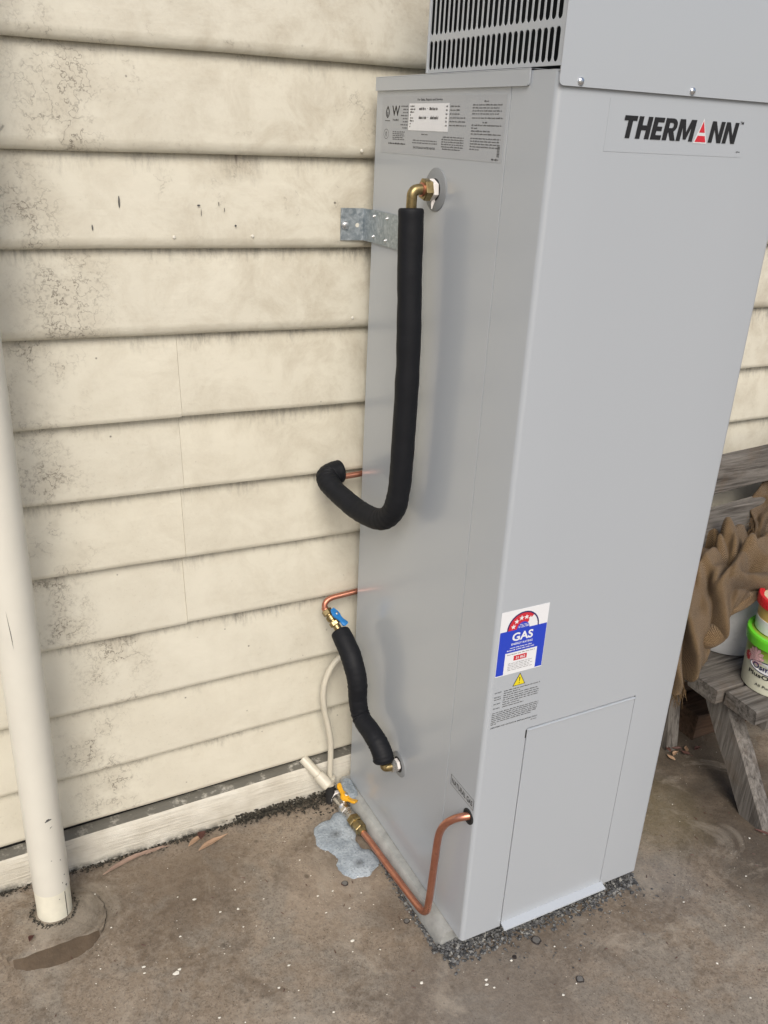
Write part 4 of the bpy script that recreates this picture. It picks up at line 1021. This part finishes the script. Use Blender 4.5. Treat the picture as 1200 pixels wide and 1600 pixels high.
# hessian cloth
def cloth(name, grid, nu, nv, mat, amp, seed, label, lift=.0, folds=()):
    """smooth surface through a grid of points, crumpled along its normal; given real thickness"""
    Gp = [[V(p) for p in row] for row in grid]
    def cr(P, t):
        n = len(P)-1; f = min(t*n, n-1e-6); i = int(f); u = f-i
        a, b, c, d_ = P[max(i-1, 0)], P[i], P[i+1], P[min(i+2, n)]
        return .5*((2*b)+(c-a)*u+(2*a-5*b+4*c-d_)*u*u+(3*b-a-3*c+d_)*u**3)
    S_ = [[cr([cr(row, v_/nv) for row in Gp], u_/nu) for v_ in range(nv+1)] for u_ in range(nu+1)]
    bm = bmesh.new(); uvl = bm.loops.layers.uv.new('UVMap'); D = []
    for u_ in range(nu+1):
        row = []
        for v_ in range(nv+1):
            p = S_[u_][v_]; du = S_[min(u_+1, nu)][v_]-S_[max(u_-1, 0)][v_]; dv = S_[u_][min(v_+1, nv)]-S_[u_][max(v_-1, 0)]
            n_ = dv.cross(du)
            n_ = n_.normalized() if n_.length > 0 else V((0, 0, 1))
            if n_.z < 0: n_ = -n_
            s, t = u_/nu, v_/nv; q = V((s*2.2+seed, t*3.1, seed))
            wx = mnoise.noise(q*1.3)*.6
            rid = 1-abs(mnoise.noise(V((s*1.6+t*3.4+wx+seed, s*2.2-t*1.0+wx, seed*.7))))*2.3
            rid2 = 1-abs(mnoise.noise(V((s*4-t*5+seed*2, t*3.+s*2.5+wx, 4.))))*2.2
            rid = math.copysign(abs(rid)**1.3, rid); fold = 0.
            for (s0, t0, s1, t1, A_, w_) in folds:               # distinct gathered folds, each with a sharp gully on one side
                ex, ey = s1-s0, t1-t0; l2 = ex*ex+ey*ey; pr_ = max(0, min(1, ((s-s0)*ex+(t-t0)*ey)/l2))
                wob_ = .02*mnoise.noise(V((s*6, t*6, A_*99)))
                dd_ = ((s-s0)*ey-(t-t0)*ex)/math.sqrt(l2)+wob_; off_ = math.hypot(s-s0-pr_*ex, t-t0-pr_*ey)
                if off_ < w_*4:
                    env = math.exp(-max(0, off_-abs(dd_))**2/(w_*w_))
                    fold += A_*env*(math.exp(-(dd_/w_)**2)-.9*math.exp(-((dd_-w_*1.1)/(w_*.45))**2))
            hgt = fold+amp*(max(rid, -.7)*1.0+max(rid2, -.6)*.55+.35*mnoise.noise(V((s*11, t*11, seed))))
            edge = 1. if not (u_ in (0,) or v_ in (0,)) else .4
            row.append((bm.verts.new(p+n_*(hgt*edge+lift)), s, t))
        D.append(row)
    for u_ in range(nu):
        for v_ in range(nv):
            q = (D[u_][v_], D[u_][v_+1], D[u_+1][v_+1], D[u_+1][v_]); f = bm.faces.new([k[0] for k in q])
            for lp_, k in zip(f.loops, q): lp_[uvl].uv = (k[1]*1.0, k[2]*1.3)
    hem = [D[nu][v_][0].co.copy() for v_ in range(nv+1)]; left = [D[u_][0][0].co.copy() for u_ in range(nu+1)]
    bmesh.ops.recalc_face_normals(bm, faces=bm.faces)
    o_ = from_bm(name, bm, mat, None, 180, False)
    md = o_.modifiers.new('thickness', 'SOLIDIFY'); md.thickness = .0025; md.offset = 0
    tag(o_, label, 'cloth'); return o_, hem, left
G1 = [[(.78, -.07, .42), (.90, -.085, .470), (1.02, -.12, .505), (1.13, -.13, .525), (1.32, -.15, .46)],
      [(.74, -.15, .44), (.86, -.165, .490), (.99, -.19, .520), (1.11, -.20, .520), (1.28, -.24, .48)],
      [(.73, -.225, .385), (.82, -.24, .455), (.92, -.265, .515), (1.04, -.275, .525), (1.18, -.30, .50)],
      [(.73, -.275, .315), (.80, -.295, .375), (.88, -.315, .455), (.97, -.322, .505), (1.09, -.33, .515)],
      [(.735, -.305, .235), (.795, -.315, .262), (.850, -.330, .320), (.885, -.332, .420), (.970, -.330, .478), (1.05, -.33, .520)][0:1] + [(.800, -.316, .262), (.858, -.330, .335), (.900, -.330, .438), (1.03, -.332, .515)]]
c1, hem, lf = cloth('hessian_cloth', G1, 110, 130, 'burlap', .016, 1.7, 'large crumpled brown hessian sack draped over the bucket and bench end', .004,
    ((.05, .72, .45, .42, .045, .045), (.10, .95, .55, .60, .042, .05), (.35, .30, .95, .34, .040, .05), (.30, .55, .70, .95, .034, .04), (.50, .50, .98, .58, .032, .05), (.0, .55, .30, .62, .05, .05), (.55, .20, .98, .16, .034, .05), (.15, .35, .45, .18, .04, .05), (.62, .62, .80, .86, .026, .035), (.05, .85, .25, .80, .04, .04)))
def fringe(parent, pts, outv, n, ln, seed):
    rn = random.Random(seed); bm = bmesh.new()
    for k in range(n):
        f = rn.random()*(len(pts)-1.001); i = int(f); p = pts[i].lerp(pts[i+1], f-i)
        dvec = (V(outv)+V((rn.uniform(-.5, .5), rn.uniform(-.5, .5), rn.uniform(-.6, .3)))).normalized(); l_ = ln*rn.uniform(.4, 1.2)
        m1 = p+dvec*l_*.5+V((rn.uniform(-.2, .2), rn.uniform(-.2, .2), rn.uniform(-.1, .2)))*l_
        bm_tube(bm, [p-dvec*.003, m1, p+dvec*l_+V((0, 0, -.2*l_))], [.0011, .0009, .0005], 4)
    o_ = from_bm('frayed_threads', bm, 'burlap', parent, 60); o_['kind'] = 'stuff'
fringe(c1, hem[:38], (-.1, -.45, -.8), 80, .030, 4); fringe(c1, hem[38:], (.1, -.5, -.7), 45, .010, 5)
G2 = [[(1.20, -.085, .60), (1.27, -.08, .67), (1.38, -.08, .70), (1.50, -.08, .71)],
      [(1.185, -.135, .580), (1.26, -.140, .640), (1.37, -.140, .68), (1.49, -.140, .69)],
      [(1.165, -.160, .535), (1.24, -.165, .580), (1.36, -.165, .61), (1.48, -.165, .62)],
      [(1.190, -.190, .490), (1.25, -.195, .515), (1.36, -.19, .55), (1.48, -.19, .56)]]
c2, hem2, lf2 = cloth('hessian_cloth', G2, 34, 46, 'burlap', .020, 4.4, 'smaller frayed brown hessian sack hanging over the back of the bench')
fringe(c2, lf2, (-.8, -.35, -.2), 90, .034, 8); fringe(c2, hem2, (0, -.4, -.8), 30, .02, 9)

# tubs
def tub(cx_, cy_, z0, r, h, name, label, body, lid, lidz):
    t_ = thing(name, label, 'tub', (cx_, cy_, z0))
    turn('body', (cx_, cy_, z0+.0012), (0, 0, 1), [(0, r*.86), (.003, r*.89), (h*.5, r*.93), (h-.004, r*.97), (h, r*.97)], body, t_, 56)
    return t_
t1 = tub(1.022, -.428, SZ, .090, .150, 'fertiliser_tub', 'round tub with bright green rim and flower print on the bench front', 'tub', None, 0)
TX, TY = 1.022, -.428
turn('green_rim', (TX, TY, SZ+.128), (0, 0, 1), [(0, .0865), (.001, .0925), (.020, .0945), (.026, .0945), (.029, .0925), (.029, .084), (.022, .082)], 'green_lid', t1, 56)
def wrap(name, fn_polys, mat, parent, off):
    """print laid on the tub's round side; a = arc metres from the facing line, b = height"""
    bm = bmesh.new(); th0 = math.atan2(-1.66+.428, -.805-1.012)
    def P_(a_, b_):
        r_ = .090*(.89+.08*(b_)/.15)+off; t = th0-.57+a_/.083; return V((TX+math.cos(t)*r_, TY+math.sin(t)*r_, SZ+b_))
    fn_polys(bm, P_); return from_bm(name, bm, mat, parent, 0, False)
def disc(ca, cb, ra, rb, n=28):
    def f(bm, P_):
        c_ = bm.verts.new(P_(ca, cb)); rg = [bm.verts.new(P_(ca+math.cos(2*pi*k/n)*ra, cb+math.sin(2*pi*k/n)*rb)) for k in range(n)]
        for k in range(n): bm.faces.new((c_, rg[k], rg[(k+1) % n]))
    return f
def flower(ca, cb, r):
    def f(bm, P_):
        for k in range(11):
            t = 2*pi*k/11; q = [(ca, cb), (ca+math.cos(t-.25)*r*.8, cb+math.sin(t-.25)*r*.8), (ca+math.cos(t)*r, cb+math.sin(t)*r), (ca+math.cos(t+.25)*r*.8, cb+math.sin(t+.25)*r*.8)]
            bm.faces.new([bm.verts.new(P_(*p)) for p in q])
    return f
wrap('flower_print', flower(-.010, .100, .026), 'pink_print', t1, .0012)
wrap('flower_print', flower(-.036, .088, .014), 'red_print', t1, .0010)
wrap('oval_border', disc(.038, .078, .062, .0175), 'navy_print', t1, .0016)
wrap('oval_panel', disc(.038, .078, .059, .0150), 'white_label', t1, .0020)
def tw(s, a0, a1, b0, b1, bold): return lambda bm, P_: bm_text(bm, s, P_, a0, a1, b0, b1, bold)
wrap('lettering', tw('Osmocote', -.012, .090, .0705, .0865, .02), 'navy_print', t1, .0024)
wrap('lettering', tw('PlusOrganics', -.022, .105, .0440, .0590, .025), 'black_print', t1, .0016)
wrap('lettering', tw('All Purpose', .004, .070, .0200, .0300, .01), 'black_print', t1, .0016)
t2 = thing('plastic_tub', 'honey coloured tub with red lid stacked on the green rimmed tub', 'tub', (1.025, -.415, SZ+.157))
turn('body', (1.025, -.415, SZ+.1505), (0, 0, 1), [(0, .064), (.003, .067), (.072, .071)], 'honey', t2, 48)
turn('side_label', (1.025, -.415, SZ+.155), (0, 0, 1), [(0, .0685), (.034, .0702)], 'white_label', t2, 48)
turn('red_lid', (1.025, -.415, SZ+.222), (0, 0, 1), [(0, .0735), (.002, .0770), (.022, .0775), (.026, .0755), (.026, .0670), (.020, .0655)], 'red_lid', t2, 48)
turn('lid_print', (1.025, -.415, SZ+.241), (0, 0, 1), [(0, .064), (.0015, .0635)], 'cream_top', t2, 40)

# ================================================================== SMALL GROUND DETAIL
rn = random.Random(11)
def stones(name, spots, mat, label, cat):
    bm = bmesh.new()
    for (x, y, z, s) in spots:
        q = bmesh.ops.create_icosphere(bm, subdivisions=1, radius=1) if s > .0042 else None
        if q: vv = q['verts']
        else:
            vv = [bm.verts.new(p) for p in ((1, 0, 0), (-1, 0, 0), (0, 1, 0), (0, -1, 0), (0, 0, 1), (0, 0, -1))]
            for f in ((0, 2, 4), (2, 1, 4), (1, 3, 4), (3, 0, 4), (2, 0, 5), (1, 2, 5), (3, 1, 5), (0, 3, 5)): bm.faces.new([vv[i] for i in f])
        a_ = rn.random()*6.3; sx_, sy_, sz_ = s*rn.uniform(.7, 1.4), s*rn.uniform(.6, 1.1), s*rn.uniform(.4, .8)
        for v_ in vv:
            p = v_.co; k = rn.uniform(.75, 1.2); X, Y = p.x*sx_*k, p.y*sy_*k
            v_.co = V((x+X*math.cos(a_)-Y*math.sin(a_), y+X*math.sin(a_)+Y*math.cos(a_), z+p.z*sz_*k))
    o_ = from_bm(name, bm, mat, None, 0); tag(o_, label, cat, None, 'stuff'); return o_
sp = []
for _ in range(2600):
    x = rn.uniform(-.03, .49); y = -.548-abs(rn.gauss(0, .021))
    if rn.random() < (.25+.75*(x+.03)/.52)*.35: y = max(y, -.60)
    sp.append((x, y, GZ+.002+max(0, .018-abs(y+.552)*.55)*rn.random(), rn.uniform(.0022, .0050)))
for _ in range(260):
    t = rn.random(); sp.append((-.029-abs(rn.gauss(0, .006)), -.55+.27*t**1.5, GZ+.002, rn.uniform(.002, .0042)))
for _ in range(90): sp.append((rn.uniform(.1, .6), -.6-abs(rn.gauss(0, .05)), GZ+.001, rn.uniform(.0015, .003)))
stones('gravel', sp, 'gravel', 'loose blue grey gravel packed under the front of the heater', 'gravel')
sp = []
for _ in range(1000):
    x = rn.uniform(-.30, -.012)+rn.gauss(0, .01); y = -.014-abs(rn.gauss(0, .009+.017*max(0, 1-abs(x+.08)/.12)))
    sp.append((x, y, GZ+.003+max(0, .02-abs(y+.014)*.5)*rn.random(), rn.uniform(.002, .0045)))
for _ in range(900): sp.append((rn.uniform(-1.1, -.25), -.014-abs(rn.gauss(0, .007)), GZ+.002+.004*rn.random(), rn.uniform(.0015, .0036)))
for _ in range(260):
    a_ = rn.uniform(0, 6.3); r_ = .041+abs(rn.gauss(0, .006)); sp.append((PX+math.cos(a_)*r_, PY+math.sin(a_)*r_, GZ+.012, rn.uniform(.001, .003)))
stones('soil_crumbs', sp, 'soil', 'black soil and leaf mould gathered along the foot of the base board', 'soil')
# dried paint drops
bm = bmesh.new()
def drop(x, y, r, z=GZ+.0020):
    n = 9; c_ = bm.verts.new((x, y, z+.0008)); ph = rn.random()*6; el = rn.uniform(.55, 1.)
    rg = [bm.verts.new((x+math.cos(2*pi*k/n+ph)*r*rn.uniform(.65, 1.2), y+math.sin(2*pi*k/n+ph)*r*el*rn.uniform(.65, 1.2), z)) for k in range(n)]
    for k in range(n): bm.faces.new((c_, rg[k], rg[(k+1) % n]))
for _ in range(300):
    x = rn.uniform(-.85, 1.1); y = rn.uniform(-1.0, -.09)
    if -.03 < x < .48 and y > -.60: continue
    if x > .5 and rn.random() < .5: continue
    drop(x, y, rn.choice((.0008, .001, .0014, .0014, .0018, .0022, .0030)))
for (x, y, r) in ((-.545, -.372, .0085), (-.536, -.366, .004), (-.33, -.45, .004), (-.185, -.45, .0055), (-.46, -.205, .005), (-.60, -.33, .0045), (-.602, -.345, .003), (-.38, -.27, .003), (-.10, -.60, .004), (.02, -.66, .0045), (.025, -.65, .0035), (.03, -.672, .003), (.55, -.67, .003), (-.155, -.37, .003), (-.17, -.31, .003)): drop(x, y, r)
o = from_bm('paint_drops', bm, 'fleck', None, 0); tag(o, 'scattered dried white paint drops and chips on the concrete', 'paint drops', None, 'stuff')
bm = bmesh.new()
for _ in range(160):
    x = rn.uniform(-.8, 1.2); y = rn.uniform(-1.0, -.08)
    if -.03 < x < .48 and y > -.57: continue
    p = V((x, y, GZ+.002)); a_ = rn.random()*6.3; l_ = rn.uniform(.003, .011)
    bm_tube(bm, [p, p+V((math.cos(a_), math.sin(a_), .05))*l_], [rn.uniform(.0006, .0014), .0005], 4)
o = from_bm('twig_bits', bm, 'leaf_red', None, 0); tag(o, 'tiny dark twig bits and seeds strewn over the concrete', 'debris', None, 'stuff')
# round mortar spots
for (x, y, r, lb) in ((.178, -.6125, .0135, 'dark ringed grey mortar blob on the concrete in front of the access door'), (.204, -.7293, .0105, 'rough brown grey mortar blob nearest the bottom of the photo'), (-.055, -.452, .009, 'small dark mortar blob left of the copper bend'), (.110, -.628, .0060, 'tiny black mortar blob left of the dark ringed one'), (-.135, -.30, .010, 'flat brown mortar blob below the foam patch')):
    t_ = thing('mortar_blob', lb, 'mortar blob', (x, y, GZ)); seed = x*50
    def blob(nm, rr, zz, mt):
        bm = bmesh.new(); n = 20
        c_ = bm.verts.new((x, y, GZ+zz)); rg = []; rg2 = []
        for k in range(n):
            a_ = 2*pi*k/n; q = rr*(1+.22*mnoise.noise(V((math.cos(a_)*1.6+seed, math.sin(a_)*1.6, 0))))
            rg.append(bm.verts.new((x+math.cos(a_)*q*.75, y+math.sin(a_)*q*.75, GZ+zz*.9))); rg2.append(bm.verts.new((x+math.cos(a_)*q, y+math.sin(a_)*q, GZ-.004)))
        for k in range(n):
            bm.faces.new((c_, rg[k], rg[(k+1) % n])); bm.faces.new((rg[k], rg2[k], rg2[(k+1) % n], rg[(k+1) % n]))
        return from_bm(nm, bm, mt, t_, 50)
    blob('rim', r, .0018, 'dark_ring'); blob('crown', r*.80, .0024, 'mortar_spot' if r > .007 else 'dark_ring')
# dry leaves and bark by the base board
def leaf(x, y, z, ln, wd, ang, mat, label, curl=.25, roll=.5, name='dry_leaf', cat='leaf', group=None):
    bm = bmesh.new(); n, m_ = 14, 4; g_ = []
    for i in range(n+1):
        t = i/n; wv_ = wd*math.sin(pi*min(1, max(.02, t))**.8)*(1-.25*t); row = []
        for j in range(-m_, m_+1):
            s = j/m_; X = (t-.5)*ln; Y = s*wv_+.15*ln*math.sin(t*pi)*curl; Z = abs(s)**1.5*wv_*roll+ln*.10*curl*(2*t-1)**2+.0015*mnoise.noise(V((X*60, Y*60, ang)))
            row.append(bm.verts.new((x+X*math.cos(ang)-Y*math.sin(ang), y+X*math.sin(ang)+Y*math.cos(ang), z+Z)))
        g_.append(row)
    for i in range(n):
        for j in range(2*m_): bm.faces.new((g_[i][j], g_[i+1][j], g_[i+1][j+1], g_[i][j+1]))
    o_ = from_bm(name, bm, mat, None, 60); md = o_.modifiers.new('thickness', 'SOLIDIFY'); md.thickness = .0008
    return tag(o_, label, cat, group)
leaf(-.372, -.062, GZ+.006, .085, .0085, .30, 'leaf_tan', 'long tan gum leaf lying on the concrete by the base board')
leaf(-.405, -.045, GZ+.010, .060, .0075, .45, 'leaf_tan', 'narrow tan leaf tucked behind the long tan gum leaf', .6)
leaf(-.392, -.043, GZ+.018, .030, .011, .9, 'leaf_red', 'curled red brown leaf against the base board', .8, .9)
leaf(-.555, -.048, GZ+.007, .155, .0075, .22, 'bark', 'long curled strip of brown bark along the base board', .5, .9, 'bark_strip', 'bark')
leaf(-.500, -.040, GZ+.012, .060, .005, .10, 'bark', 'short strip of bark lying on the long bark strip', .4, .9, 'bark_strip', 'bark')
leaf(-.795, -.180, GZ+.017, .018, .006, .9, 'leaf_red', 'small rolled red leaf on the mortar footing', .5, 1.2)
leaf(.90, -.60, GZ+.006, .060, .0045, -1.0, 'leaf_red', 'thin red brown leaf on the concrete by the bench leg')
for i, (x, y, a_) in enumerate(((.915, -.265, .3), (.94, -.275, 2.0), (.905, -.245, 1.2), (.96, -.262, .9), (.93, -.25, 2.6), (.985, -.28, .1), (.89, -.272, 1.7))):
    leaf(x, y, GZ+.006+.003*(i % 3), .030, .0065, a_, 'leaf_red' if i % 3 else 'leaf_tan', 'dry leaf in the little heap on the concrete under the bench end', .6, .8, 'dry_leaf', 'leaf', 'leaf heap under the bench end')

scene.render.resolution_x, scene.render.resolution_y = 768, 1024
